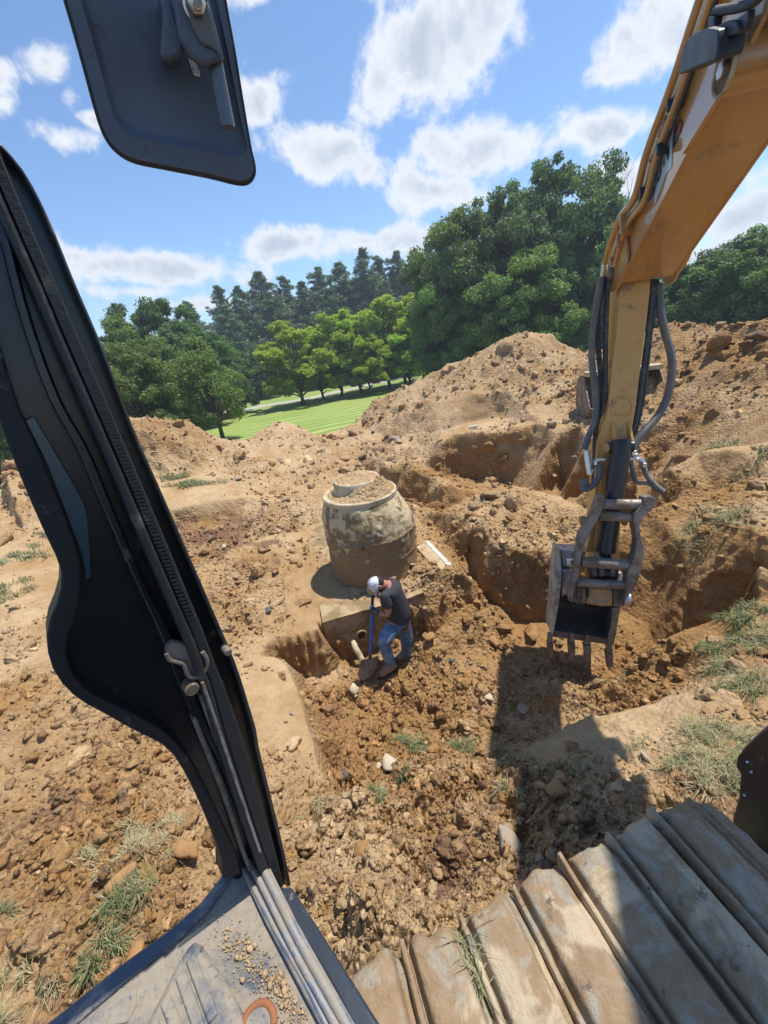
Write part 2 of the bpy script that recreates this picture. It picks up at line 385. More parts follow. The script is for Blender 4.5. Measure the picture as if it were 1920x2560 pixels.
# far rim, well below the lawn
for x, y in ((-60, 20), (-45, 34), (-20, 36), (0, 34), (20, 34), (45, 34), (60, 20), (60, -5), (-60, -5), (-12, -5), (14, -5)): XY(x, y, -7)
XY(-13, 8.5, .3, .8, .5, .2); XY(-10, 3.5, .1, .8, .5, .2); XY(-7, 0, 0); XY(-16, 12, -1.5); XY(12.5, 6, 1.3, .9, .6, .2); XY(10, 2.5, .6, .8, .5); XY(7.5, 0, .2)
XY(-4, -4, 0); XY(4, -4, 0); XY(0, 0, 0); XY(0, -1, 0); XY(2.2, 0.2, 0)
# left foreground and left field
for q in ((0,2560,0,.9,.7,.3),(0,2250,0,.8,.6,.2),(0,2000,-.05,.9,.8,.3),(0,1800,-.05,.7,.7,.2),(60,1640,-.05,.2,.3),(0,1450,.05,.3,.3),(60,1330,.15,.5,.3),
          (250,2500,-.05,1,.8,.3),(300,2250,-.1,1,.8,.3),(250,2050,-.15,1,.8,.3),(420,2150,-.12,1,.9,.2),(480,2000,-.25,1,.7,.2),(250,1850,-.15,.9,.8,.3),(120,1720,-.1,.5,.5),
          (0,1240,.3,.8,.5,.3)): T(*q)
TY(0, 1135, 10, 1, .5, .5); TY(60, 1150, 10.3, .9, .5, .4); XY(-11, 13.5, -2.4); XY(-14, 12, -2.4)
for q in ((500,1900,-.4,.5,.5),(600,1900,-.6,.25,.45),(660,2010,-.55,.3,.45),(560,1750,-.5,.25,.5),(520,1600,-.4,.4,.55),(480,1480,-.35,.6,.6,.2),
          (600,1500,-.55,.7,.75,.1),(640,1640,-.66,.15,.35),(680,1800,-.72,.15,.35),(730,1930,-.80,.2,.4),
          (560,1400,-.45,.9,.6,.45),(640,1420,-.6,.9,.8,.5),(700,1480,-.68,.6,.6,.2),(540,1330,-.52,.9,.6,.9),(600,1300,-.5,.9,.5,.7),(680,1350,-.62,.7,.4,.5),
          (450,1300,-.35,.7,.8,.6)): T(*q)
# the yellow ledge left, grass patch and left heap
T(440,1235,.0,.15,.3); T(560,1232,-.06,.15,.3); FW(430,1272,-.10,.06,-.22,-.40,.1,.25,0,.5,.7,.6); FW(500,1262,-.12,.05,-.24,-.46,.1,.25,0,.5,.7,.6); FW(575,1248,-.14,.1,-.2,-.48,.15,.3,0,.5,.7,.6); T(440,1310,-.36,.7,.7,.7)
T(430,1190,.15,.4,.2); T(520,1180,.1,.5,.25); T(600,1190,.0,.6,.25); T(620,1240,-.2,.7,.3)
T(560,1140,.15,.8,.3); T(450,1140,.5,.9,.55,.2)
TY(360,1040,12, 1,.6,.3); TY(420,1052,12.3,1,.6,.3); TY(470,1055,12.7,1,.6,.2); TY(520,1085,13,.9,.5,.2); TY(575,1100,13.4,.9,.4)
TY(380,1090,10.8,1,.65,.3); TY(470,1110,11.2,1,.55,.2); TY(250, 1050, 11.5, 1,.6,.3); TY(150, 1100, 10.8, .9,.5,.4)
XY(-6.5,15.5,-2.4); XY(-9.5,15,-2.4); XY(-4.6,16.2,-2.2)
# back crest: small cone, then the long back lip towards the big heap
TY(620,1102,14,.5,.2); TY(650,1078,14.2,.4,.25); TY(692,1052,14.6,.3,.3); TY(745,1062,14.4,.4,.25); TY(790,1085,14.5,.6,.2); TY(690,1090,13.4,.4,.3)
TY(840,1075,15,.6,.2); TY(885,1058,15.5,.7,.3); TY(918,1035,16,.7,.3); TY(935,1000,16,.7,.3)
XY(-3,17.2,-2.2); XY(-1,18,-2.2); XY(1,19.5,-2.2)
TY(1000,968,15.6,.8,.3,.1); TY(1052,946,15.2,.8,.3,.1); TY(1103,920,15,.8,.3,.1); TY(1180,887,14.8,.8,.35,.15); TY(1243,850,14.5,.7,.35,.15); TY(1294,829,14.3,.6,.3); TY(1371,829,14.2,.6,.3)
TY(1410,860,14,.7,.3); TY(1454,885,13.6,.9,.4); TY(1540,860,12.5,.9,.5,.2); TY(1627,829,11,1,.6,.3); TY(1691,798,10.5,1,.7,.4); TY(1774,812,10,1,.7,.4); TY(1818,818,9.4,1,.7,.4); TY(1920,790,8.4,1,.7,.4); TY(2100,760,7.5,1,.7,.3)
for x, y in ((3, 19), (6, 18.5), (9, 17), (11.5, 14.5), (13, 12), (14, 9)): XY(x, y, -2.4)
# face of the centre heap and benches below it
for q in ((1100,990,13.2,.9,.3),(1200,940,13,.9,.35,.15),(1330,900,12.6,.8,.35,.1),(1420,940,11.8,1,.4,.2),(1280,980,11.6,.9,.4,.2),(1180,985,12.2,.6,.25),(1080,1010,12.8,.6,.15),(960,1050,13.5,.6,.2),
          (1550,950,10.5,1,.5,.3),(1650,900,9.6,1,.7,.3),(1750,900,8.8,1,.75,.35),(1860,900,7.8,1,.75,.35),(1980,900,7,1,.7,.3),
          (1650,1000,8.4,.9,.6,.3),(1780,1000,7.6,.9,.6,.3),(1900,980,6.8,.8,.5,.1),(1500,1010,9.6,.9,.4,.2)): TY(*q)
# plateau beyond the first trench, left of the stick
T(1250,1040,.25,.5,.1); T(1180,1052,.18,.3,.15); T(1100,1075,.05,.5,.2); T(1010,1085,-.1,.7,.2,.3); T(1350,1060,.3,.5,.2); T(1450,1065,.35,.8,.4,.2)
# trench one: far lip and the wall under it
for q in ((1096,1110,-.1,-.9),(1130,1085,.05,-1.0),(1200,1080,.1,-1.1),(1270,1082,.12,-1.1),(1400,1082,.2,-1.0),(1470,1095,.25,-.95)): FW(q[0], q[1], q[2], -.05, -.3, q[3], .35, .4, 0, .8, .95)
FW(1535,1112,.28,-.05,-.3,-.9,.35,.4,0,.8,.95); FW(1600,1140,.3,-.08,-.28,-.8,.35,.4,0,.8,.95); FW(1665,1170,.33,-.12,-.2,-.55,.3,.4,0,.8,.95); T(1500,1262,-.92,.5,.8,.2); T(1570,1250,-.85,.5,.8,.2)
for q in ((1140,1215,-.95),(1218,1232,-1.05),(1320,1240,-1.0),(1400,1250,-.95)): T(*q, .5, .7, .1)
T(1030,1090,-.2,.8,.2,.5); T(1060,1160,-.6,.8,.3,.5); T(980,1100,-.3,.7,.2,.4)
# trench two running left to the manhole, ledge between
T(960,1150,-.35,.8,.3,.3); T(1010,1165,-.42,.7,.4); T(1090,1195,-.6,.4,.2)
FW(965,1168,-.42,-.0,-.25,-1.15,.5,.7,.1); FW(1040,1182,-.5,-.05,-.28,-1.2,.5,.7,.1); FW(1105,1212,-.62,-.05,-.25,-1.1,.5,.7,.1)
T(900,1150,-.5,.8,.3,.4); T(930,1200,-.9,.8,.6,.3)
# middle block right of the manhole: crest and the wall that faces the pit
T(1260,1222,-.15,.5,.3); T(1340,1235,-.15,.6,.4); T(1420,1250,-.25,.7,.5); T(1330,1280,-.22,.6,.5); T(1250,1285,-.22,.5,.4); T(1430,1330,-.45,.8,.6); T(1200,1245,-.2,.5,.3)
DR(1200,1236,-.2,.3,-.9,.5,.4); DR(1280,1212,-.15,.3,-.95,.5,.4); DR(1360,1225,-.15,.3,-.95,.6,.4)
for q in ((1143,1280,-.38,-.22,-.05,-.82),(1175,1310,-.34,-.24,-.10,-.9),(1218,1338,-.32,-.22,-.18,-1.05),(1269,1358,-.33,-.16,-.24,-1.22),(1330,1376,-.38,-.1,-.27,-1.38),(1395,1392,-.5,-.05,-.27,-1.4)): FW(*q, .6, .5, .0, .7, .95, .35)
T(1170,1400,-.95,.7,.9,.3); T(1230,1500,-1.25,.8,.9,.3); T(1290,1540,-1.38,.8,.95,.1); T(1380,1560,-1.42,.8,.9,.2); T(1380,1620,-1.45,.9,1)
# ground right of the manhole, over the slab
T(1050,1290,-.66,.7,.5); T(1000,1300,-.62,.7,.5); T(1100,1350,-.70,.6,.5); T(1130,1420,-.72,.5,.5); T(1060,1440,-.62,.8,.6,.3); T(1000,1290,-.7,.8,.5)
FW(1050,1500,-.66,.03,-.13,-1.15,.7,.6,.1,.9,.95,.1); FW(1110,1476,-.68,.03,-.13,-1.05,.6,.6,0,.9,.95,.1); FW(1180,1446,-.70,.03,-.12,-1.0,.5,.6,0,.9,.95,.1); FW(1236,1424,-.73,.03,-.10,-.98,.6,.7,.2,.9,.95,.1)
T(1180,1520,-1.15,1,.95,.2); T(1100,1550,-1.25,1,.95,.2); T(1060,1600,-1.38,1,.9,.1)
# round the manhole, left side
T(760,1290,-.66,.8,.4,.1); T(820,1240,-.6,.8,.4,.2); T(880,1160,-.5,.8,.3,.3); T(700,1230,-.4,.8,.25); T(640,1160,-.12,.8,.2); T(750,1150,-.3,.7,.2); T(800,1120,-.15,.6,.15); T(720,1110,.0,.5,.15); T(620,1130,.05,.6,.15); T(870,1100,-.15,.6,.15); T(930,1080,-.1,.7,.2,.2)
T(770,1320,-.70,.4,.35); T(750,1420,-.70,.4,.35); T(770,1500,-.72,.3,.4); T(790,1550,-.73,.3,.4); T(700,1560,-.68,.5,.7)
T(735,1420,-.66,.5,.5); T(735,1330,-.62,.6,.4)
XY(-.4,5.9,-.74); XY(.4,6.4,-.7); T(830,1500,-.725,.25,.35); T(900,1500,-.72,.3,.45); T(1020,1440,-.64,.9,.6,.2)
# terrain tucked under the vault top, then its hidden foot
T(815,1548,-.79,.2,.5); T(880,1528,-.79,.2,.5); T(955,1500,-.79,.2,.5); T(1020,1488,-.74,.3,.6)
for px, py in ((818,1570),(880,1550),(955,1525),(1005,1512)):
    v = atz(px, py, -.73); XY(v.x, v.y+.16, -1.42, .8, .9)
# the cut bank left of the vault: top lip and foot
FW(690,1596,-.68,.10,-.06,-1.15,.3,.55,0,.15,.5,.5); FW(740,1586,-.70,.03,-.13,-1.34,.3,.6,0,.15,.5,.5); FW(800,1567,-.72,.03,-.13,-1.38,.3,.6,0,.15,.5,.5)
# pit floor
for q in ((860,1650,-1.40),(900,1690,-1.40),(960,1740,-1.42),(850,1740,-1.38),(1050,1680,-1.42),(1150,1640,-1.40),(1250,1620,-1.42),(1100,1740,-1.44),(1250,1720,-1.44),(950,1820,-1.42),(880,1850,-1.38),
          (1080,1810,-1.42),(1180,1830,-1.36),(890,1940,-1.34),(950,1900,-1.38),(1320,1640,-1.46),(1440,1670,-1.50),(1400,1750,-1.42),(1300,1780,-1.36)): T(*q, 1.0, .95, .15)
FW(712,1650,-.76,.14,-.02,-1.3,.2,.4,0,.9,.8,.5); FW(752,1750,-.86,.14,0,-1.38,.2,.5,0,1,.8,.6); FW(782,1850,-.90,.14,0,-1.38,.25,.5,0,1,.8,.7); FW(806,1945,-.92,.13,0,-1.34,.4,.6,.1,1,.8,.7)
# near lip of the pit
for q in ((700,2060,-.5,.3,-.6,.5,.3),(740,2055,-.52,.25,-.9,.6,.4),(800,2060,-.55,.25,-1.2,.9,.5),(860,2020,-.62,.25,-1.3,1,.6),(950,1960,-.72,.28,-1.35,1,.7),(1010,1905,-.8,.28,-1.38,1,.7),(1080,1905,-.78,.3,-1.38,1,.8),(1160,1910,-.7,.35,-1.35,1,.8,.3),
          (1250,1905,-.62,.30,-1.34,.7,.6,.3),(1340,1852,-.60,.24,-1.36,.08,.05),(1450,1805,-.56,.22,-1.30,.06,.0),(1560,1772,-.5,.20,-1.12,.08,.05),(1640,1752,-.46,.18,-.95,.12,.1),(1715,1730,-.42,.18,-.70,.2,.2)): DR(*q)
# near ground in front of the tracks
for q in ((660,2130,-.35,.8,.7),(740,2120,-.35,.9,.7),(830,2150,-.3,1,.6),(900,2080,-.42,1,.2),(960,2120,-.3,1,.2),(1050,2050,-.52,1,.7,.3),(1150,2080,-.5,1,.6,.6),(1180,2200,-.3,1,.5,.7),(1050,2250,-.35,1,.3,.6),(890,2230,.10,1.1,.15),(950,2350,.10,1.1,.15),(850,2400,.06,1,.2),
          (1260,2000,-.45,1,.9,.3),(1380,1970,-.28,1,.7,.2),(1500,1960,-.18,.9,.5,.3),(1620,2020,-.08,.9,.5,.4),(1350,2100,-.3,1,.9,.2),(1480,1850,-.45,.08,.0),(1400,1880,-.5,.08,.05),(1590,1820,-.36,.2,.1),(1700,1960,-.1,.9,.4,.4),(1760,1850,-.15,.5,.4),(1900,1800,-.1,.5,.4),(1650,1780,-.4,.2,.3)): T(*q)
T(1750,2000,-.02,.8,.5,.4); T(1700,2120,-.02,.7,.5,.6); T(1850,2200,0,.3,.4,.7); T(1800,2050,0,.4,.4,.5); XY(1.2,.4,0,.3,.5,.5); XY(.4,1.2,-.1,.8,.5,.5); XY(-.3,1.1,0,.8,.4)
# ridge between the bench and the hole under the bucket
for q in ((1524,1700,-1.15,.3,-1.55,.8,1.1),(1575,1655,-.98,.3,-1.6,.6,1.1),(1625,1612,-.78,.3,-1.65,.6,1.0),(1692,1580,-.62,.32,-1.6,.5,1.0),(1804,1545,-.46,.35,-1.4,.5,.9),(1900,1508,-.28,.4,-.8,.5,.7),(2050,1460,-.05,.5,-.2,.5,.5)): DR(*q)
for q in ((1560,1750,-1.1,.8,1.1),(1640,1700,-.92,.8,1.1),(1720,1665,-.76,.8,1.0),(1810,1622,-.55,.6,.8),(1900,1600,-.32,.5,.5)): T(*q)
# far side of the hole, the right heap
for q in ((1620,1560,-1.2,.6,.95,.3),(1600,1480,-.95,.8,.95,.3),(1660,1430,-.65,.9,.9,.2),(1720,1480,-.65,.8,.9,.3),(1800,1420,-.25,.9,.85,.2),(1900,1420,.02,.8,.8),(1700,1340,-.15,.9,.9,.2),(1620,1380,-.5,.7,.95,.1),(1820,1320,.12,1,.85,.2),(1920,1330,.25,.9,.8)): T(*q)
for q in ((1560,1330,-.35,.3,-.8,.5,.9),(1627,1270,-.05,.35,-.75,.5,.9),(1700,1240,.1,.35,-.55,.5,.8),(1780,1216,.22,.4,-.1,.6,.7),(1860,1200,.35,.4,.1,.6,.6),(1940,1185,.45,.4,.3,.5,.5)): DR(*q)
T(1500,1400,-.6,.7,.9); T(1520,1500,-1.2,.8,.9)
# strip with dry grass beyond the right trench
for q in ((1690,1130,.36,.4,.3),(1740,1130,.4,.4,.2),(1850,1130,.5,.3,.15),(1940,1100,.6,.4,.3),(1720,1180,.36,.3,.4),(1560,1070,.4,.8,.4,.2)): T(*q)
for q in ((1590,1270,-.7,.5,.8),(1690,1222,-.35,.4,.7)): T(*q)

co = [Vector((p[0].x, p[0].y)) for p in TP]
vs, es, fs, ov, oe, of = delaunay_2d_cdt(co, [], [], 0, 1e-4)
val = np.zeros((len(vs), 4)); XYv = np.array([(v.x, v.y) for v in vs])
for i, src in enumerate(ov):
    s_ = TP[src[0]]; val[i] = (s_[0].z, s_[1], s_[2], s_[3])
tri = np.array([f for f in fs if len(f) == 3])
def tin(x, y):
    shp = x.shape; x = x.ravel(); y = y.ravel(); out = np.zeros((x.size, 4)); out[:, 0] = -7; out[:, 1] = .5
    # bin the queries coarsely so each triangle only tests near ones
    order = np.argsort(x); xs = x[order]; ysr = y[order]
    for t in tri:
        (x1, y1), (x2, y2), (x3, y3) = XYv[t]
        lo = np.searchsorted(xs, min(x1, x2, x3)); hi = np.searchsorted(xs, max(x1, x2, x3))
        if hi <= lo: continue
        sx = xs[lo:hi]; sy = ysr[lo:hi]
        det = (y2-y3)*(x1-x3)+(x3-x2)*(y1-y3)
        if abs(det) < 1e-12: continue
        m_ = (sy >= min(y1, y2, y3)-1e-6) & (sy <= max(y1, y2, y3)+1e-6)
        idx = np.nonzero(m_)[0]
        if not len(idx): continue
        sx = sx[idx]; sy = sy[idx]
        a = ((y2-y3)*(sx-x3)+(x3-x2)*(sy-y3))/det; b = ((y3-y1)*(sx-x3)+(x1-x3)*(sy-y3))/det; c = 1-a-b
        ok = (a >= -1e-7) & (b >= -1e-7) & (c >= -1e-7)
        v = a[ok, None]*val[t[0]]+b[ok, None]*val[t[1]]+c[ok, None]*val[t[2]]
        out[order[lo+idx[ok]]] = v
    return out.reshape(*shp, 4)
def dist_fade(x, y): return np.sqrt(x*x+y*y)
def ground_at(x, y):
    """height, rough, tone, dark of the soil at world x,y"""
    w = .03
    xw = x+w*fbm(x*2.1, y*2.1, 3, 11); yw = y+w*fbm(x*2.1, y*2.1, 3, 12)
    v = tin(xw, yw); z, r, c, d = [v[..., k] for k in range(4)]
    rn = np.clip(r+.45*fbm(x*.9, y*.9, 3, 21), 0.02, 1.15)
    D = dist_fade(x, y)
    z = z+.035*fbm(x*1.3, y*1.3, 4, 31)*(.4+r)+.012*fbm(x*6, y*6, 3, 35)*(.5+rn)
    z = z+np.clip(rn-.55, 0, .6)*(.55*clods(x, y, .62, 47, .5)+.10*fbm(x*3.1, y*3.1, 4, 48))
    big = clods(x, y, .34, 41, .45); mid = clods(x, y, .15, 42, .7)
    sm = clods(x, y, .068, 43, .8)
    z = z-.062*rn
    z = z+rn*(.42*big+.62*mid+.7*sm)+.004*vnoise(x*45, y*45, 44)*(.3+rn)
    tiny = clods(x, y, .034, 46, .8)*np.clip((7-D)/5, 0, 1)
    z = z+np.clip(rn+.15, 0, 1)*.55*tiny
    # ripped furrows from bucket teeth and cleats on the smoother banks
    z = z+(.007*np.sin((x*.8+y*.35)*38+2*fbm(x, y, 2, 60))+.012*fbm(x*3+y*.5, y*14-x*4, 4, 61)*np.clip((9-D)/6, 0, 1))*np.clip(.5-r, 0, .5)
    return z, rn, c, d
NR, NA = 1000, 950
l0 = np.linspace(math.log(.55), math.log(36.), 700); aa_ = np.linspace(rad(-88), rad(84), NA)
Lc, Ac = np.meshgrid(l0, aa_, indexing='ij'); Rc = np.exp(Lc); zc = tin(Rc*np.sin(Ac), Rc*np.cos(Ac))[..., 0]
dz_ = np.diff(zc, axis=0)/Rc[:-1]; w_ = np.sqrt(np.diff(Lc, axis=0)**2+(.9*dz_)**2)
ker = np.ones(21)/21; w_ = np.apply_along_axis(lambda v: np.convolve(np.pad(v, 10, 'edge'), ker, 'valid'), 1, w_)
cw = np.concatenate([np.zeros((1, NA)), np.cumsum(w_, axis=0)], 0); Rg = np.empty((NR, NA))
for j in range(NA): Rg[:, j] = np.exp(np.interp(np.linspace(0, cw[-1, j], NR), cw[:, j], l0))
Ag = np.broadcast_to(aa_, Rg.shape); X = Rg*np.sin(Ag); Y = Rg*np.cos(Ag)
Z, RN, TC_, DK = ground_at(X, Y)
# push steep faces sideways so that cut walls are rough too
gx = np.gradient(Z, axis=0)/np.maximum(np.gradient(Rg, axis=0), 1e-4)
kk = np.clip((np.abs(gx)-.9)/1.6, 0, 1)
for _ in range(3): kk = (kk+np.roll(kk, 1, 0)+np.roll(kk, -1, 0)+np.roll(kk, 1, 1)+np.roll(kk, -1, 1))/5
gs = np.sign(gx); 
for _ in range(3): gs = (gs+np.roll(gs, 1, 0)+np.roll(gs, -1, 0)+np.roll(gs, 1, 1)+np.roll(gs, -1, 1))/5
us_ = Ag*4.5; dn = (.03*fbm(us_*4, Z*5, 4, 71)+.55*clods(us_, Z, .13, 72, .8)+.5*clods(us_, Z, .06, 73, .8))*kk*np.clip(Rg/4, .5, 1.5)
dn = dn+np.clip(1-np.abs(X+1.32)/.42, 0, 1)*np.clip(1-np.abs(Y-4.35)/.45, 0, 1)*kk*.06*np.clip(np.sin(X*52)+.35, -.2, 1)
X = X-np.sin(Ag)*dn*gs; Y = Y-np.cos(Ag)*dn*gs
V = np.stack([X, Y, Z], -1).reshape(-1, 3)
ii = np.arange(NR*NA).reshape(NR, NA)
F4 = np.stack([ii[:-1, :-1], ii[:-1, 1:], ii[1:, 1:], ii[1:, :-1]], -1).reshape(-1, 4)[:, ::-1]
# fresh cut faces show the darker orange clay
TC2 = np.clip(TC_+.35*kk, 0, 1.2); 
ground = mobj('ground', V, F4, soil, smooth=True, attrs={'rough': RN.ravel(), 'tone': TC2.ravel(), 'dark': DK.ravel()})
tag(ground, 'excavated tan and orange clay soil with trenches, banks and spoil heaps', kind='structure')

# loose clods lying on the soil: too many to count, one mesh
def ico(sub):
    bm = bmesh.new(); bmesh.ops.create_icosphere(bm, subdivisions=sub, radius=1)
    v = np.array([x.co[:] for x in bm.verts]); f = np.array([[q.index for q in x.verts] for x in bm.faces]); bm.free(); return v, f
def lump(v, seed, k=4, amp=.45):
    """faceted lump: cut a sphere with random planes"""
    g = np.random.default_rng(seed); v = v*(1+0*v)
    for _ in range(k+5):
        n = g.normal(size=3); n /= np.linalg.norm(n); d = .38+.42*g.random()
        s = v@n; over = s > d; v = np.where(over[:, None], v-(s-d)[:, None]*n*(.9), v)
    v = v*(1+amp*.14*g.normal(size=(len(v), 1))); v = v*np.array([1, .7+.4*g.random(), .55+.35*g.random()]); return v
def scatter(n_try, rmin, rmax, size_fn, sub, seed, variants, keep=None, sink=.35):
    g = np.random.default_rng(seed); v0, f0 = ico(sub)
    L = [lump(v0, seed*31+i) for i in range(variants)]
    r = np.exp(g.uniform(math.log(rmin), math.log(rmax), n_try)); a = g.uniform(rad(-64), rad(62), n_try)
    x = r*np.sin(a); y = r*np.cos(a)
    z, rn, c, d = ground_at(x, y)
    clump = fbm(x*1.6, y*1.6, 3, 81)
    p = np.clip(rn*1.1-.18+.35*clump, 0, 1)
    if keep is not None: p = p*keep(x, y, z)
    ok = g.random(n_try) < p; x, y, z, c, d, r, rn = [q[ok] for q in (x, y, z, c, d, r, rn)]
    n = len(x); s = size_fn(g, n, r)
    V_, F_, A1, A2, A3, A4 = [], [], [], [], [], []
    q = g.normal(size=(n, 4)); q /= np.linalg.norm(q, axis=1)[:, None]
    w_, x_, y_, z_ = q.T
    R = np.stack([1-2*(y_*y_+z_*z_), 2*(x_*y_-z_*w_), 2*(x_*z_+y_*w_), 2*(x_*y_+z_*w_), 1-2*(x_*x_+z_*z_), 2*(y_*z_-x_*w_), 2*(x_*z_-y_*w_), 2*(y_*z_+x_*w_), 1-2*(x_*x_+y_*y_)], -1).reshape(n, 3, 3)
    which = g.integers(0, variants, n); VV = np.zeros((n, len(v0), 3))
    for i in range(variants):
        m_ = which == i; VV[m_] = np.einsum('nij,kj->nki', R[m_], L[i])
    VV = VV*s[:, None, None]; VV[:, :, 2] *= .8
    VV += np.stack([x, y, z+s*sink], -1)[:, None, :]
    FF = f0[None]+(np.arange(n)*len(v0))[:, None, None]
    rep = lambda a_: np.repeat(a_, len(v0))
    vv = .78+.45*g.random(n)
    pale = g.random(n) < .05; vv[pale] *= 1.35
    return VV.reshape(-1, 3), FF.reshape(-1, 3), rep(rn), rep(np.clip(c+.25*g.normal(size=n), 0, 1.3)), rep(np.clip(d+.2*g.normal(size=n), 0, 1)), rep(vv)
def not_slab(x, y, z): return np.where((x > -1.2) & (x < -.2) & (y > 4.45) & (y < 7), .25, 1.0)
def sz_small(g, n, r): return np.clip(.0105*np.exp(.5*g.normal(size=n)), .004, .05)*(r/3.2)**.62
def sz_med(g, n, r): return np.clip(.028*np.exp(.45*g.normal(size=n)), .012, .10)*(r/3.5)**.5
def sz_big(g, n, r): return np.clip(.060*np.exp(.4*g.normal(size=n)), .03, .16)*(r/3.8)**.6
sets = [scatter(60000, 1.0, 17, sz_small, 1, 3, 12, not_slab), scatter(7000, 1.0, 16, sz_med, 2, 5, 14, not_slab, .25), scatter(2600, 1.3, 15, sz_big, 3, 6, 16, not_slab, .05)]
# ragged outlines on the larger ones
for k in (1, 2):
    P_ = sets[k][0]; nn_ = fbm(P_[:, 0]*38+P_[:, 2]*21, P_[:, 1]*38-P_[:, 2]*17, 4, 301+k)
    P_ += np.stack([nn_, fbm(P_[:, 1]*31, P_[:, 2]*35, 3, 305), nn_*.6], -1)*(.006 if k == 1 else .014)
off = 0; VA, FA, at = [], [], [[], [], [], []]
for s_ in sets:
    VA.append(s_[0]); FA.append(s_[1]+off); off += len(s_[0])
    for k in range(4): at[k].append(s_[2+k])
cl = mobj('soil_clods', np.concatenate(VA), np.concatenate(FA), soilc, attrs=dict(zip(('rough', 'tone', 'dark', 'v'), [np.concatenate(a) for a in at])))
tag(cl, 'loose crumbs and clods of clay scattered over the dug ground', kind='stuff')

# ------------------------------------------------------------------ lawn, path
def lawn_h(x, y):
    D = np.sqrt(x*x+y*y)
    z = np.interp(D, [15, 22, 31, 45, 56, 120, 200, 900], [-2.6, -2.4, -2.65, -3.4, -4.0, -4.0, -3.0, 2.0])
    return z+.12*fbm(x*.05, y*.05, 3, 91)*np.clip((D-20)/20, 0, 1)+.004*vnoise(x*.9, y*.9, 3)
Rl, Al = np.meshgrid(np.exp(np.linspace(math.log(16), math.log(900), 220)), np.linspace(rad(-85), rad(85), 320), indexing='ij')
Xl = Rl*np.sin(Al); Yl = Rl*np.cos(Al); Zl = lawn_h(Xl, Yl)
il = np.arange(Rl.size).reshape(Rl.shape)
Fl = np.stack([il[:-1, :-1], il[:-1, 1:], il[1:, 1:], il[1:, :-1]], -1).reshape(-1, 4)[:, ::-1]
m, t = newmat('mown_grass'); p = obj_co(t)
sx = t.n('ShaderNodeVectorMath', {0: p, 1: (-.454, .89, 0)}, operation='DOT_PRODUCT').outputs['Value']
wob = t.m('MULTIPLY', t.noise(p, .05, 3, .5), 9.0)
st = t.m('SINE', t.m('MULTIPLY', t.m('ADD', sx, wob), 3.3))
n = t.noise(p, .5, 6, .65); n2 = t.noise(p, 5, 5, .7)
c = t.mix(t.ss(st, -.35, .35), (.22, .29, .055), (.42, .46, .16))
c = t.mix(t.m('MULTIPLY', t.ss(t.noise(p, .12, 4, .6), .45, .62), .5), c, (.20, .29, .06))
c = t.mix(t.m('MULTIPLY', n2, .5), c, (.10, .19, .02)); c = t.mix(t.ss(n, .6, .75), c, (.27, .33, .09))
finish(t, t.n('ShaderNodeBsdfPrincipled', {'Base Color': c, 'Roughness': .8, 'Specular IOR Level': .2, 'Normal': bump(t, n2, .5, .05)}))
lawn = mobj('lawn', np.stack([Xl, Yl, Zl], -1).reshape(-1, 3), Fl, m, smooth=True); tag(lawn, 'striped mown green lawn beyond the spoil heaps', kind='structure')
pp = [atz(*q, -4.0) for q in ((480,1052),(559,1034),(600,1031),(663,1016),(730,1004),(802,990),(875,973),(971,953),(1040,941))]
pp = [pp[0]+(pp[0]-pp[1])*1.5]+pp+[pp[-1]+(pp[-1]-pp[-2])*3]; pp = smooth_path(pp, 8)
pv, pf = [], []
for i, q in enumerate(pp):
    d = (pp[min(i+1, len(pp)-1)]-pp[max(i-1, 0)]).normalized(); nrm = Vector((-d.y, d.x, 0))
    for s_ in (-1.25, -.4, .4, 1.25):
        v = q+nrm*s_; pv.append((v.x, v.y, float(lawn_h(np.array(v.x), np.array(v.y)))+.03))
for i in range(len(pp)-1):
    for k in range(3): pf.append((i*4+k, i*4+k+1, i*4+k+5, i*4+k+4))
path = mobj('path', pv, pf, simple('path_gravel', (.40, .38, .34), .85, 0, 2, .12)); tag(path, 'pale cart path curving through the lawn under the trees', kind='structure')

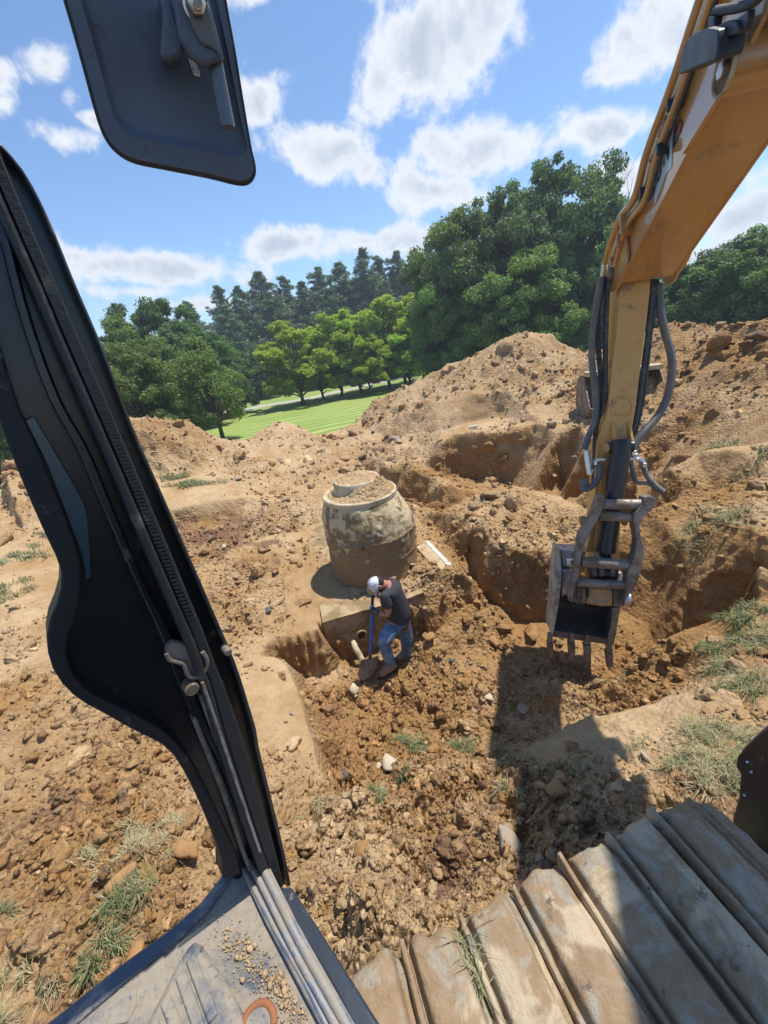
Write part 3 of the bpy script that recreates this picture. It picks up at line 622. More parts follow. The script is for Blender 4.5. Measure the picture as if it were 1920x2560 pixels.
# ------------------------------------------------------------------ trees
bark = simple('bark', (.085, .065, .048), .9, 0, 6, .35, .8, 14); bark_p = simple('bark_grey', (.16, .145, .125), .9, 0, 6, .3, .8, 14)
LM = {'bright': leaf_mat('leaf_bright', (.20, .32, .035), (.45, .56, .09), .48), 'mid': leaf_mat('leaf_mid', (.085, .145, .042), (.24, .33, .11), .38),
      'dark': leaf_mat('leaf_dark', (.058, .11, .045), (.18, .27, .11), .38), 'pine': leaf_mat('needles', (.075, .13, .065), (.19, .27, .14), .28)}
def leaf_cloud(clumps, per, size, seed, flat=.0, aspect=1.6, upb=.25):
    g = np.random.default_rng(seed); P, S, Vv, Nn = [], [], [], []
    for (c, r, tone) in clumps:
        k = int(per*(r[0]*r[1]*r[2])**(2/9*3/2)) if not isinstance(r, float) else per
        k = max(12, k); d = g.normal(size=(k, 3)); d /= np.linalg.norm(d, axis=1)[:, None]
        rad_ = (.45+.6*g.random(k)**.6)*(1+.25*g.normal(size=k)*.6)
        P.append(np.array(c)+d*rad_[:, None]*np.array(r)); Nn.append(d)
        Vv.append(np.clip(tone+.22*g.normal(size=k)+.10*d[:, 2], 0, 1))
    P = np.concatenate(P); Nn = np.concatenate(Nn); Vv = np.concatenate(Vv); n = len(P)
    nm = Nn*.6+g.normal(size=(n, 3))*.7+np.array([0, 0, upb]); nm /= np.linalg.norm(nm, axis=1)[:, None]
    a = np.cross(nm, g.normal(size=(n, 3))); a /= np.linalg.norm(a, axis=1)[:, None]+1e-9; b = np.cross(nm, a)
    s = size*(.6+.8*g.random(n)); a = a*(s*aspect*.5)[:, None]; b = b*(s*.5)[:, None]; fold = nm*(s*.18)[:, None]
    q = np.stack([P-a, P-b*.9+fold, P+a, P+b*.9+fold], 1).reshape(-1, 3)
    return q, np.arange(4*n).reshape(-1, 4), np.repeat(Vv, 4)
def limb_mesh(name, mat, lines, parent):
    bm = bmesh.new()
    for pts, r in lines: tube(bm, pts, r, 7)
    return bmobj(name, bm, mat, parent, smooth=True)
def deciduous(H, Wd, seed, kind, trunk_h=.22, per=120, size=.3, ncl=60, shape='round', bk=None, lean=0):
    """one broadleaf: local coordinates, base at 0"""
    g = np.random.default_rng(seed); cl_ = []; lines = []; R = Wd/2
    z0 = H*trunk_h; cz = (z0+H)/2; hz_ = (H-z0)/2
    lobes = [(g.uniform(0, 6.28), g.uniform(-.6, .8), g.uniform(.12, .34)) for _ in range(8)]
    nl = max(9, ncl//7); pts = []
    for i in range(nl):
        ph = i*2.399+g.uniform(-.4, .4); u = max(-.98, min(.98, -1+2*(i+.5)/nl+g.uniform(-.1, .1)))
        if shape == 'dome': prof = (1-max(0, u)**2.2)**.5*min(1, .80+.20*(u+1))
        else: prof = math.sqrt(max(0, 1-u*u))
        rr = R*max(.12, prof)*g.uniform(.58, .88); c = np.array((rr*math.cos(ph), rr*math.sin(ph), cz+u*hz_*.82)); lr = Wd*g.uniform(.13, .20)*(1 if u < .5 else .8)
        pts.append(c); base_t = g.uniform(.2, .55)
        for k in range(14):
            d = g.normal(size=3); d[2] = abs(d[2])*.9-.25; d += .55*np.array((math.cos(ph), math.sin(ph), .2)); d /= np.linalg.norm(d)
            cc_ = c+d*lr*g.uniform(.4, 1.25)*np.array((1, 1, 1.05)); s = lr*g.uniform(.20, .42)
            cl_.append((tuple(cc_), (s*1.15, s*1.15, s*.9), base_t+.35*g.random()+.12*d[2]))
            if k < 3: lines.append(([tuple(c*np.array((.75, .75, 1))-np.array((0, 0, lr*.5))), tuple(c), tuple(cc_)], [.006*H*.6, .004*H*.6, .0015*H]))
        zz = z0*.7+(c[2]-z0)*.3
        lines.append(([(0, 0, zz), (c[0]*.4, c[1]*.4, zz+(c[2]-zz)*.45), tuple(c*np.array((.75, .75, 1))-np.array((0, 0, lr*.5)))], [.011*H, .007*H, .006*H*.6]))
    for i in range(ncl//3):
        a = g.uniform(0, 6.28); u = g.uniform(-1, .8); rr = R*.55*g.random()**.5; s = Wd*.06
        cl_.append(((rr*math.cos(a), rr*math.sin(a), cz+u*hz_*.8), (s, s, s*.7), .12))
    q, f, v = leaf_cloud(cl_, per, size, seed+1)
    r0_ = .017*H+.02
    lines.append(([(0, 0, -.4), (0, 0, z0*.5), (.02*H*g.normal()*.3, .1*g.normal(), z0*1.1), (0, 0, cz), (0, 0, H*.82)], [r0_*1.25, r0_, r0_*.85, r0_*.5, r0_*.15]))
    return q, f, v, lines
def pine(H, Wd, seed, per=60, size=.34, trunk_h=.2):
    g = np.random.default_rng(seed); cl_ = []; lines = [([(0, 0, -.5), (0, 0, H*.5), (0, 0, H)], [.012*H, .008*H, .001*H])]
    nw = 26
    for k in range(nw):
        u = k/(nw-1); z = H*(trunk_h+(1-trunk_h)*u); ln = Wd/2*((1-u)**.55*.95+.09)*(.72+.5*g.random())
        if u < .10: ln *= .6
        for j in range(6 if u < .8 else 4):
            a = g.uniform(0, 6.28); l = ln*(.6+.5*g.random())
            for s in (.35, .68, 1.0):
                c = (l*s*math.cos(a), l*s*math.sin(a), z+l*s*.28-.12*s*s*l+g.normal()*.25)
                w = (.42+.34*l*.22)*(1.25-.35*s)*(1.4 if u < .75 else .9)
                cl_.append((c, (w, w, w*.8), .12+.62*g.random()))
            if u < .85: lines.append(([(0, 0, z), (l*math.cos(a), l*math.sin(a), z+l*.14)], [.05, .02]))
    cl_.append(((0, 0, H-.5), (.25, .25, 1.1), .6)); cl_.append(((.3, 0, H-1.3), (.4, .4, .9), .5))
    q, f, v = leaf_cloud(cl_, per, size, seed+1, aspect=2.8, upb=.0)
    return q, f, v, lines
protos = {}
def plant(kind, key, loc, H, Wd, label, cat, group, rot=0, name='broadleaf_tree', builder=None, mat=None, bk=None, **kw):
    """build each distinct crown once, then copy it and its trunk"""
    root = empty(name, loc)
    tag(root, label, cat, group)
    if key not in protos:
        q, f, v, lines = builder()
        cr_ = mobj('crown', q, f, mat, root, attrs={'v': v}); cr_.location = (0, 0, 0)
        tr_ = limb_mesh('trunk', bk or bark, lines, root); tr_.location = (0, 0, 0)
        H0 = float(q[:, 2].max()); W0 = 2.0*float(np.percentile(np.hypot(q[:, 0], q[:, 1]), 98))
        protos[key] = (cr_, tr_, H0, W0); s = (Wd/W0, Wd/W0, H/H0)
    else:
        cr0, tr0, H0, W0 = protos[key]; s = (Wd/W0, Wd/W0, H/H0)
        for o in (cr0, tr0):
            c_ = o.copy(); C.objects.link(c_); c_.parent = root; c_.location = (0, 0, 0)
    root.scale = s; root.rotation_euler = (0, 0, rot); return root
def at_px(px, py, Yd):
    """ground position under a crown whose top shows at (px,py), Yd metres ahead; returns base and height"""
    v = aty(px, py, Yd)
    # the trunk stands under its top
    z = float(lawn_h(np.array(v.x), np.array(v.y))); return Vector((v.x, v.y, z)), v.z-z
rt_ = random.Random(5)
PN = [(463,750,108,7,'pine with a narrow top beside the rounded crowns, lower than the next pine'),(538,710,104,8,'dark pine with a flat feathered top, leftmost of the tall pines'),
      (590,712,100,6,'slim pine between the feathered one and a broad one'),(642,676,104,9,'broad pine standing above the first bright green tree'),(703,688,110,9,'rounded pine with a gap of sky to its left'),
      (752,700,104,8,'shorter pine in the dip of the pine row'),(793,664,108,8,'pine rising right of the dip in the pine row'),(845,652,104,9,'full pine behind the bright green trees, left of the tallest'),
      (903,617,104,9,'tallest pine of the middle of the row'),(940,636,110,8,'pine tucked against the right side of the tallest'),(989,624,104,7,'pointed pine two places left of the big broadleaf crowns'),
      (1035,620,100,7,'pointed open pine against pale cloud'),(1068,604,98,7,'last pine fully clear of the big broadleaf crowns'),(1105,596,96,8,'pine top half hidden by the big broadleaf crowns'),
      (670,730,96,8,'lower dark pine whose bare trunk shows left of the bright trees'),(560,760,94,7,'low pine with bare lower trunk behind the young tree'),(820,720,96,8,'lower pine filling the row behind bright crowns'),(960,700,94,8,'lower dark pine behind the tallest bright tree')]
for i, (px, py, Yd, w, lab) in enumerate(PN):
    b, H = at_px(px, py, Yd); k = i % 4
    plant('pine', ('pine', k), b, H, w*1.5, 'tall '+lab if 'lower' not in lab and 'low ' not in lab and 'shorter' not in lab and not lab.startswith('tallest') else lab, 'pine tree', 'pines in the far row', rt_.uniform(0, 6.28), 'pine_tree',
          (lambda k=k: pine(26, 9, 300+k, 40, .24, (.16, .22, .28, .2)[k])), LM['pine'], bark_p)
BR = [(716,797,57,8.5,'bright green tree, leftmost of the row along the path'),(775,812,60,6,'slender bright green tree second along the path from the left'),(820,776,60,6.5,'bright green tree with a pointed top, third along the path'),
      (872,768,62,7.5,'wide bright green tree in the middle of the path row'),(947,733,63,8.5,'tall bright green tree right of the row middle'),(990,727,65,7.5,'tallest bright green tree of the path row'),
      (1040,722,66,8,'bright green tree touching the big dark crowns'),(905,830,58,5,'small bright green tree low in front of the path row'),(1225,800,44,6,'bright green bush showing under the big dark crowns'),(1010,800,60,6,'small bright tree before the spoil heap')]
for i, (px, py, Yd, w, lab) in enumerate(BR):
    b, H = at_px(px, py, Yd); k = i % 3
    plant('b', ('br', k), b, H, w*1.3, lab, 'tree', 'bright green trees along the path', rt_.uniform(0, 6.28), 'broadleaf_tree',
          (lambda k=k: deciduous(12.5, 8, 400+k, 'bright', .07, 260, .17, 110, 'dome')), LM['bright'])
DK_ = [(254,782,42,10,'mid',.1,'rounded mid green tree partly behind the door pillar'),(345,748,50,11,'dark',.12,'broad dark tree with a domed top left of the pines'),(405,745,54,10,'dark',.12,'dark tree with a ragged top next to the first pine'),
       (440,800,46,9,'dark',.08,'dark tree filling the gap behind the young tree'),(300,860,30,7.5,'mid',.03,'bushy olive green tree with leaves down to the heap'),
       (515,830,56,9,'dark',.06,'shadowed tree right behind the young tree'),(620,860,74,9,'dark',.06,'low dark tree under the pines'),(700,880,84,12,'dark',.05,'low dark undergrowth tree behind the path bend'),(800,860,84,12,'dark',.05,'low dark tree in the shade behind the path'),(900,850,84,12,'dark',.05,'low shaded tree behind the tall bright trees'),(1000,840,82,12,'dark',.05,'shaded tree at the foot of the pines, nearest the big crowns'),
       (1165,520,48,13,'mid',.05,'big leafy tree, left flank of the high crowns'),(1255,452,47,14,'dark',.05,'big dark leafy tree with a shoulder left of the highest crown'),(1388,398,45,13,'dark',.05,'highest broadleaf tree, just left of the boom'),
       (1475,465,43,11,'dark',.05,'big dark tree behind the hoses of the stick'),(1555,520,46,10,'dark',.05,'dark tree mostly hidden by the boom'),(1120,640,46,9,'mid',.05,'leafy tree at the left foot of the big crowns'),
       (1310,620,41,11,'mid',.03,'leafy tree low in front of the high crowns'),
       (1690,672,38,9,'dark',.05,'dark tree showing just right of the boom end'),(1775,645,36,9,'dark',.05,'spreading dark tree over the right spoil heap'),(1862,592,35,10,'dark',.05,'rounded dark tree near the right edge of the view'),(1950,545,34,11,'dark',.05,'tall dark tree at the right edge of the view'),(2080,520,33,12,'dark',.05,'dark tree beyond the right edge'),
       (-30,930,30,9,'mid',.03,'green tree seen left of the door pillar'),(-160,900,34,10,'dark',.04,'dark tree beyond the left edge'),(150,840,40,10,'dark',.05,'dark tree behind the door pillar')]
for i, (px, py, Yd, w, kd, th, lab) in enumerate(DK_):
    b, H = at_px(px, py, Yd); k = i % 3
    if Yd < 80:
        plant('d', (kd, k), b, H, w*1.05, lab, 'tree', 'dark broadleaf trees round the lawn', rt_.uniform(0, 6.28), 'broadleaf_tree',
          (lambda k=k, kd=kd: deciduous(15, 12, 500+k+(30 if kd == 'mid' else 0), kd, .03, 330, .16, 170, 'dome')), LM[kd])
    else:
        plant('d', (kd, k), b, H, w*1.3, lab, 'tree', 'dark broadleaf trees round the lawn', rt_.uniform(0, 6.28), 'broadleaf_tree', None, LM[kd])
# the young tree on the lawn, with its forked trunk in view
b = atz(557, 1094, -2.66); vt = aty(497, 846, b.y)
root = empty('young_tree', b); tag(root, 'young green tree with a forked trunk standing alone on the striped lawn', 'tree')
H = vt.z-b.z; g_ = np.random.default_rng(77); cl_ = []; lines = []
for i in range(85):
    a = g_.uniform(0, 6.28); u = g_.random(); z = H*(.2+.78*u); rr = 2.75*(math.sin(math.pi*min(1, .16+.84*(u**.8)))**.7)*g_.random()**.45
    c = (rr*math.cos(a)-.25, rr*math.sin(a), z); s = .34+.3*g_.random(); cl_.append((c, (s*1.2, s*1.2, s*.8), .4+.45*g_.random()))
    if i % 3 == 0: lines.append(([(0, 0, H*.16), (c[0]*.4, c[1]*.4, H*.16+(z-H*.16)*.55), c], [.09, .05, .015]))
lines.append(([(0, 0, -.3), (.02, 0, H*.1), (0, 0, H*.17), (-.2, 0, H*.5), (-.15, 0, H*.85)], [.19, .15, .14, .08, .02]))
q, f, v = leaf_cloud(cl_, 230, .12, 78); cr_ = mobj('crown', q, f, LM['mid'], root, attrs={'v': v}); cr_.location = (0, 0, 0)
tr_ = limb_mesh('trunk', bark, lines, root); tr_.location = (0, 0, 0)
# leafless tree behind the big crowns
b, H = at_px(1500, 395, 54); root = empty('bare_tree', b); tag(root, 'leafless tree with thin grey twigs poking above the dark crowns', 'tree')
lines = []; g_ = np.random.default_rng(12)
def twig(p, d, l, r, n):
    e = p+d*l; lines.append(([p, p+d*l*.5+Vector(g_.normal(size=3))*l*.04, e], [r, r*.8, r*.6]))
    if n > 0:
        for _ in range(4):
            dd = (d+Vector(g_.normal(size=3))*.34+Vector((0, 0, .12))).normalized(); twig(p+d*l*g_.uniform(.45, 1), dd, l*g_.uniform(.55, .75), r*.5, n-1)
twig(Vector((0, 0, 0)), Vector((0, 0, 1)), H*.5, .3, 4)
tr_ = limb_mesh('trunk', bark_p, lines, root); tr_.location = (0, 0, 0)

# ------------------------------------------------------------------ manhole on its vault
def lathe(bm, prof, c, seg=64, wob=0.0, seed=0, cap=True):
    rings = []
    for k, (r, z) in enumerate(prof):
        ring = []
        for j in range(seg):
            a = 2*math.pi*j/seg; w = 1+wob*(float(vnoise(np.array(math.cos(a)*2+seed), np.array(math.sin(a)*2+z*3), seed)))
            ring.append(bm.verts.new((c[0]+r*w*math.cos(a), c[1]+r*w*math.sin(a), z)))
        rings.append(ring)
    for a, b in zip(rings, rings[1:]):
        for j in range(seg): bm.faces.new((a[j], a[(j+1) % seg], b[(j+1) % seg], b[j]))
    if cap: bm.faces.new(rings[-1]); bm.faces.new(rings[0][::-1])
MC = (-.25, 5.76)
mh = empty('manhole', (MC[0], MC[1], -.75)); tag(mh, 'mud splashed round concrete manhole riser with a smaller neck on top, standing in the pit', 'manhole')
bm = bmesh.new()
prof = [(.695, -.80), (.70, -.55), (.70, -.36), (.712, -.345), (.712, -.33), (.702, -.31), (.706, -.15), (.708, .0), (.720, .01), (.720, .03), (.706, .045), (.70, .13), (.675, .26), (.625, .39), (.575, .50), (.555, .535)]
fine = []
for (a, b) in zip(prof, prof[1:]):
    n = max(1, int(abs(b[1]-a[1])/.018))
    for k in range(n): fine.append((a[0]+(b[0]-a[0])*k/n, a[1]+(b[1]-a[1])*k/n))
fine.append(prof[-1]); lathe(bm, fine, MC, 200, .012, 4)
for v in bm.verts:
    a_ = math.atan2(v.co.y-MC[1], v.co.x-MC[0]); A0, Z0 = np.array(a_*.7*1.0), np.array(v.co.z)
    k_ = .010*float(fbm(A0*6, Z0*6, 4, 401))+.5*float(clods(A0, Z0, .09, 402, .35))*max(0, float(fbm(A0*2.2, Z0*2.2, 2, 403))+.1)
    v.co.x += math.cos(a_)*k_; v.co.y += math.sin(a_)*k_
for v in bm.verts: v.co.x -= .075*max(0, min(1, (v.co.z-.05)/.49))
bmobj('barrel', bm, conc_m, mh, smooth=True)
MB_ = MC; MC = (MC[0]-.075, MC[1])
bm = bmesh.new(); lathe(bm, [(.545, .525), (.562, .54), (.565, .60), (.555, .612)], MC, 72, .006, 7); bmobj('top_slab', bm, conc_p, mh, smooth=True)
bm = bmesh.new(); nc = (MC[0]-.02, MC[1]+.05); lathe(bm, [(.40, .60), (.365, .69), (.357, .79), (.345, .805)], nc, 64, .012, 9); bmobj('neck_ring', bm, conc_p, mh, smooth=True)
# rough, stony crust on the lid and the mud heaped on the shoulder
g_ = np.random.default_rng(3); n_ = 60
rr2, aa2 = np.meshgrid(np.linspace(.001, 1, 40), np.linspace(0, 2*math.pi, 97), indexing='ij')
x = nc[0]+.338*rr2*np.cos(aa2); y = nc[1]+.338*rr2*np.sin(aa2); z = .798+.035*np.clip(1-rr2**4, 0, 1)+.35*clods(x, y, .05, 5, .9)*(1-rr2**6)+.01*fbm(x*20, y*20, 3, 8)
ig = np.arange(rr2.size).reshape(rr2.shape); ff = np.stack([ig[:-1, :-1], ig[1:, :-1], ig[1:, 1:], ig[:-1, 1:]], -1).reshape(-1, 4)
mobj('lid_crust', np.stack([x, y, z], -1).reshape(-1, 3), ff, soil, mh, smooth=True, attrs={'rough': np.full(x.size, .7), 'tone': np.full(x.size, .1), 'dark': np.zeros(x.size)})
rr2, aa2 = np.meshgrid(np.linspace(.0, 1, 30), np.linspace(0, 2*math.pi, 160), indexing='ij')
x = MC[0]+(.31+.235*rr2)*np.cos(aa2); y = MC[1]+(.31+.235*rr2)*np.sin(aa2)
side = np.clip(.25+np.cos(aa2-rad(-35)), 0, 1.1)*np.clip(1.2+.9*fbm(x*4, y*4, 3, 15), .0, 1.6)
z = .600+(.05+.13*side)*np.clip(1-rr2, 0, 1)**.9+.55*clods(x, y, .06, 16, .9)*side*np.clip(1.3-rr2, 0, 1)-.02*(rr2 > .97)
mobj('shoulder_mud', np.stack([x, y, z], -1).reshape(-1, 3), np.stack([ig2 for ig2 in (lambda q: [q[:-1, :-1], q[1:, :-1], q[1:, 1:], q[:-1, 1:]])(np.arange(rr2.size).reshape(rr2.shape))], -1).reshape(-1, 4), soil, mh, smooth=True,
     attrs={'rough': np.full(x.size, .9), 'tone': np.full(x.size, .3), 'dark': np.full(x.size, .35)})

# vault under it
def grid_slab(poly_top, z1, z0, name, mat, parent=None):
    bm = bmesh.new(); prism(bm, [Vector((p.x, p.y, z1)) for p in poly_top], (0, 0, z0-z1))
    for _ in range(1): bmesh.ops.subdivide_edges(bm, edges=bm.edges[:], cuts=12, use_grid_fill=True)
    bmesh.ops.recalc_face_normals(bm, faces=bm.faces)
    for v in bm.verts:
        n = fbm(np.array(v.co.x*6), np.array(v.co.y*6+v.co.z*5), 3, 61); v.co += Vector((0, 0, float(n)*.008)); v.co.y -= float(fbm(np.array(v.co.x*4), np.array(v.co.z*5), 3, 62))*.016
    return bmobj(name, bm, mat, parent, smooth=True)
v1 = atz(806, 1558, -.735); v2 = atz(1060, 1481, -.735); v4 = atz(764, 1306, -.735); v3 = v4+(v2-v1)
vault = empty('vault', (v1.x, v1.y, -1.4)); tag(vault, 'clay stained concrete vault whose front wall shows in the pit beneath the manhole', 'vault')
grid_slab([v1, v2, v3, v4], -.735, -1.6, 'vault_body', slab_m, vault)
hp = atz(902, 1584, -1.0); e1 = (v2-v1).normalized(); nf = Vector((e1.y, -e1.x, 0))
hc = atp(903, 1585, v1+nf*.02, nf)
bm = bmesh.new(); tube(bm, [hc-nf*.05, hc+nf*.018], .055, 20); bmobj('knockout_shade_disc', bm, simple('hole_shade', (.045, .03, .018), .9, 0, 20, .3), vault, smooth=True)  # closed disc, the shade inside the hole painted as its dark colour
bm = bmesh.new(); 
tube(bm, [hc+Vector((math.cos(a)*e1.x*.07, math.cos(a)*e1.y*.07, math.sin(a)*.07))+nf*.022 for a in np.linspace(0, 2*math.pi, 25)], .014, 6); bmobj('hole_rim', bm, slab_m, vault, smooth=True)
# pale panel right of the manhole
q = [atz(1040, 1366, -.665), atz(1072, 1353, -.665), atz(1129, 1411, -.665), atz(1094, 1430, -.665)]
pan = empty('concrete_panel', q[0]-Vector((0, 0, .1))); tag(pan, 'flat yellowish concrete panel with a white edge lying in the clay right of the manhole', 'panel')
bm = bmesh.new(); prism(bm, q, (0, 0, -.14)); bmobj('panel', bm, simple('clay_concrete', (.44, .34, .20), .9, 0, 8, .2, .5, 40, dirt=(.3, .2, .1), dirt_amt=.4, dscale=6), pan, bevel=.008)
bm = bmesh.new(); e_ = (q[2]-q[1]).normalized(); nn = Vector((e_.y, -e_.x, 0)); strip(bm, [q[1]+Vector((0, 0, .004))-e_*.0, q[2]+Vector((0, 0, .004))], [q[1]+nn*.07+Vector((0, 0, .012)), q[2]+nn*.07+Vector((0, 0, .012))], (0, 0, -.06)); bmobj('white_edge', bm, white_m, pan, bevel=.004)

def gh(v): 
    a = ground_at(np.array([v.x]), np.array([v.y])); return float(a[0][0])
def tubething(name, label, cat, pts, r, mat, seg=14, n=6, group=None):
    bm = bmesh.new(); tube(bm, smooth_path(pts, n), r, seg); o = bmobj(name, bm, mat, None, smooth=True); return tag(o, label, cat, group)
a_ = atz(888, 1618, -1.20)
tubething('clay_pipe', 'short bent tan pipe stub sticking out of the pit floor by the shovel', 'pipe', [a_+Vector((-.05, .22, .02)), a_, atz(900, 1640, -1.30), atz(910, 1662, -1.40)], .042, conc_p)
s1 = atz(730, 1797, -.86); s2 = atz(781, 1803, -.9)
s1.z = gh(s1)+.02; s2.z = gh(s2)+.02
tubething('stick', 'thin grey stick lying on the smooth left bank of the pit', 'stick', [s1, (s1+s2)/2+Vector((0, 0, .012)), s2], .012, simple('grey_wood', (.30, .26, .21), .8, 0, 10, .3), 8)
s1 = atz(1172, 1061, .25); s2 = atz(1194, 1060, .25); 
for q_ in (s1, s2): q_.z = gh(q_)+.06
tubething('white_pipe', 'short white plastic pipe end lying above the far trench', 'pipe', [s1, (s1+s2)/2, s2], .035, white_m, 10)
s1 = atz(1097, 1128, -.35); tubething('stake', 'grey upright stake at the far trench corner', 'stake', [s1+Vector((0, 0, -.5)), s1, s1+Vector((.0, 0, .28))], .055, simple('grey_stake', (.27, .25, .21), .85, 0, 9, .3, .4), 12)
s1 = atz(1598, 1887, -.3); s2 = atz(1634, 1917, -.22)
for q_ in (s1, s2): q_.z = gh(q_)+.03
tubething('straw', 'single pale straw stem on the dirt near the tracks', 'straw', [s1, (s1+s2)/2+Vector((0, 0, .01)), s2], .004, white_m, 6)

# rocks one can point at
def rock(px, py, z, r, col, label, cat='stone', sq=(1, .8, .6), seed=1, group=None, name='rock', sink=.3):
    v = atz(px, py, z)
    for _ in range(4): v = atz(px, py, gh(v)+r*.35)
    r = r*min(1.0, (Vector((v.x, v.y, gh(v)-EYE)).length/5.2))
    v0, f0 = ico(3); L = lump(v0, seed*7+3, 9, .25); L = L*np.array(sq)*r*(1+.10*fbm(L[:, :1]*3+seed, L[:, 1:2]*3+L[:, 2:3]*2, 3, seed))
    a = seed*1.7; R2 = np.array([[math.cos(a), -math.sin(a), 0], [math.sin(a), math.cos(a), 0], [0, 0, 1]])
    L = L@R2.T; o = mobj(name, L, f0, rock_mats[col], None); o.location = (v.x, v.y, gh(v)+r*sink); return tag(o, label, cat, group)
rock_mats = {'dark': simple('dark_rock', (.085, .08, .08), .8, 0, 14, .5, .5, 60, dirt=DIRT, dirt_amt=.2, dscale=14), 'pale': simple('pale_rock', (.50, .42, .30), .85, 0, 12, .25, .5, 60, dirt=DIRT, dirt_amt=.3, dscale=12),
             'clay': simple('clay_clod', (.33, .185, .08), .95, 0, 12, .3, .9, 50, spec=.1), 'grey': simple('grey_rock', (.30, .235, .17), .9, 0, 12, .3, .6, 60, dirt=DIRT, dirt_amt=.4, dscale=9)}
RK = [(668,1523,.10,'dark','black jagged rock on the left slope above the pit'),(1128,1652,.075,'dark','dark stone in the pit right of the worker'),(1222,1733,.10,'pale','bright pale stone in the middle of the pit'),(1311,1770,.10,'grey','grey lumpy stone at the edge of the boom shadow'),
      (884,1718,.13,'pale','flat tan stone just below the shovel blade'),(945,1912,.07,'pale','small white stone left of the grass tuft'),(975,1908,.15,'pale','tan slab of clay leaning by the grass tuft'),(1330,1582,.24,'clay','big orange clay block left of the bucket teeth'),
      (855,1935,.11,'dark','dark wet stone at the near end of the pit'),(890,1742,.06,'pale','pale pebble under the flat tan stone'),(1395,2300-330,.17,'clay','rounded clay lump ahead of the tracks'),(1272,2085,.16,'grey','grey clod in the shaded rubble before the tracks'),(1350,2140,.08,'grey','small grey stone at the foot of the shaded rubble'),
      (1236,1600,.14,'clay','long clay chunk in the pit beside the slope'),(1075,1590,.12,'clay','clay lump behind the worker'),(1780,812,.30,'grey','flat grey block on the crest of the right heap'),(905,2120,.15,'clay','rough clay boulder on the near left ridge'),(1000,1800,.10,'clay','clay lump in the pit under the worker'),
      (300,2180,.16,'clay','large clay clod left of the door frame by the grass'),(455,2115,.17,'clay','squared clay clod touching the door frame outline'),(330,2390,.17,'clay','smooth tan clod above the cab step'),(60,1390,.10,'pale','pale stone in the left field'),(560,1365,.08,'pale','white chip on the dark slope left of the manhole'),(1090,1392,.08,'clay','clay lump on the concrete panel'),
      (1282,1055,.16,'grey','dark boulder on the bench above the far trench'),(1400,1520,.12,'clay','clay lump left of the bucket plate'),(980,1070,.3,'grey','boulder half buried above the manhole'),(1200,985,.25,'pale','pale broken block on the face of the centre heap'),(700,1150,.14,'grey','grey rock on the rutted slope'),(610,1243,.13,'grey','rounded rock beside the yellow ledge')]
for i, (px, py, r, c, lab) in enumerate(RK):
    rock(px, py, -.5, r, c, lab, 'stone' if c != 'clay' else 'clay lump', (1, .75, .62), i+3, None, 'rock' if c != 'clay' else 'clay_clod')

# ------------------------------------------------------------------ second bucket lying at the foot of the right heap
bpos = aty(1455, 1045, 9.3); br = aty(1640, 1000, 9.0); rx = (Vector((br.x, br.y, 0))-Vector((bpos.x, bpos.y, 0))); Lb = rx.length; rx.normalize(); ry = Vector((-rx.y, rx.x, 0))
zb = min(gh(bpos), gh(br))
sb = empty('spare_bucket', (bpos.x, bpos.y, zb)); tag(sb, 'mud crusted wide digging bucket lying on the ground behind the stick', 'bucket')
prof = [(-.55, .30), (-.42, .10), (-.2, .0), (.1, -.02), (.38, .12), (.52, .40), (.50, .72), (.30, .92), (.05, .95)]
O_ = Vector((bpos.x, bpos.y, zb-.03))
def bp(u, f, z): return O_+rx*u+ry*f+Vector((0, 0, z))
pr = sm2(prof, 3); bm = bmesh.new()
inn = [(f*.95, .45+(z-.45)*.94) for f, z in pr]
strip(bm, [bp(0, f, z) for f, z in pr], [bp(0, f, z) for f, z in inn], rx*Lb); bmobj('shell', bm, steel_w, sb, smooth=True)
for u in (-.02, Lb):
    bm = bmesh.new(); prism(bm, [bp(u, f, z) for f, z in pr], rx*.025); bmobj('side_plate', bm, steel_w, sb)
for u in (Lb*.36, Lb*.62):
    bm = bmesh.new(); prism(bm, [bp(u, f, z) for f, z in ((.0, .9), (.4, .8), (.45, 1.1), (.25, 1.28), (-.05, 1.1))], rx*.04); bmobj('hanger_ear', bm, steel_w, sb, bevel=.01)
bm = bmesh.new(); box(bm, bp(Lb*.5, -.02, .98), rx*(Lb*.5), ry*.12, (0, 0, .05)); bmobj('lip_bar', bm, conc_p, sb, bevel=.01)

# ------------------------------------------------------------------ the excavator
ex = empty('excavator', (0, 0, 0)); tag(ex, 'orange excavator seen from its own cab: black door post, mirror, track, boom, stick and bucket', 'excavator')
Hd = Vector((.272, .962, 0)).normalized(); R_ = Vector((Hd.y, -Hd.x, 0)); Z_ = Vector((0, 0, 1))
# boom: a box beam running back over the viewer's right shoulder
bd = ray(1221, 1350).normalized(); bu = R_.cross(bd).normalized()
if bu.z < 0: bu = -bu
L0 = atd(1552, 709, 4.2); BW = .485; BH = .50
boom = empty('boom', L0); boom.parent = ex
def bq(s, a, h): return L0-bd*s+R_*a+bu*h         # s back along the boom, a to the right, h up
def bplane(px, py, a): return atp(px, py, L0+R_*a, R_)
bm = bmesh.new()
# side outline of the beam, knee belly included, in (s, h)
side_o = [(0, 0), (.9, -.0), (1.5, 0), (1.9, -.0), (2.3, -.02), (2.7, -.10), (3.2, -.26), (5.2, -.75), (5.2, .2), (3.2, .5), (0.35, BH), (.0, BH*.93), (-.12, BH*.75), (-.14, .25)]
prism(bm, [bq(s, .0, h) for s, h in side_o], R_*BW); bmobj('boom_beam', bm, orange, boom, bevel=.006)
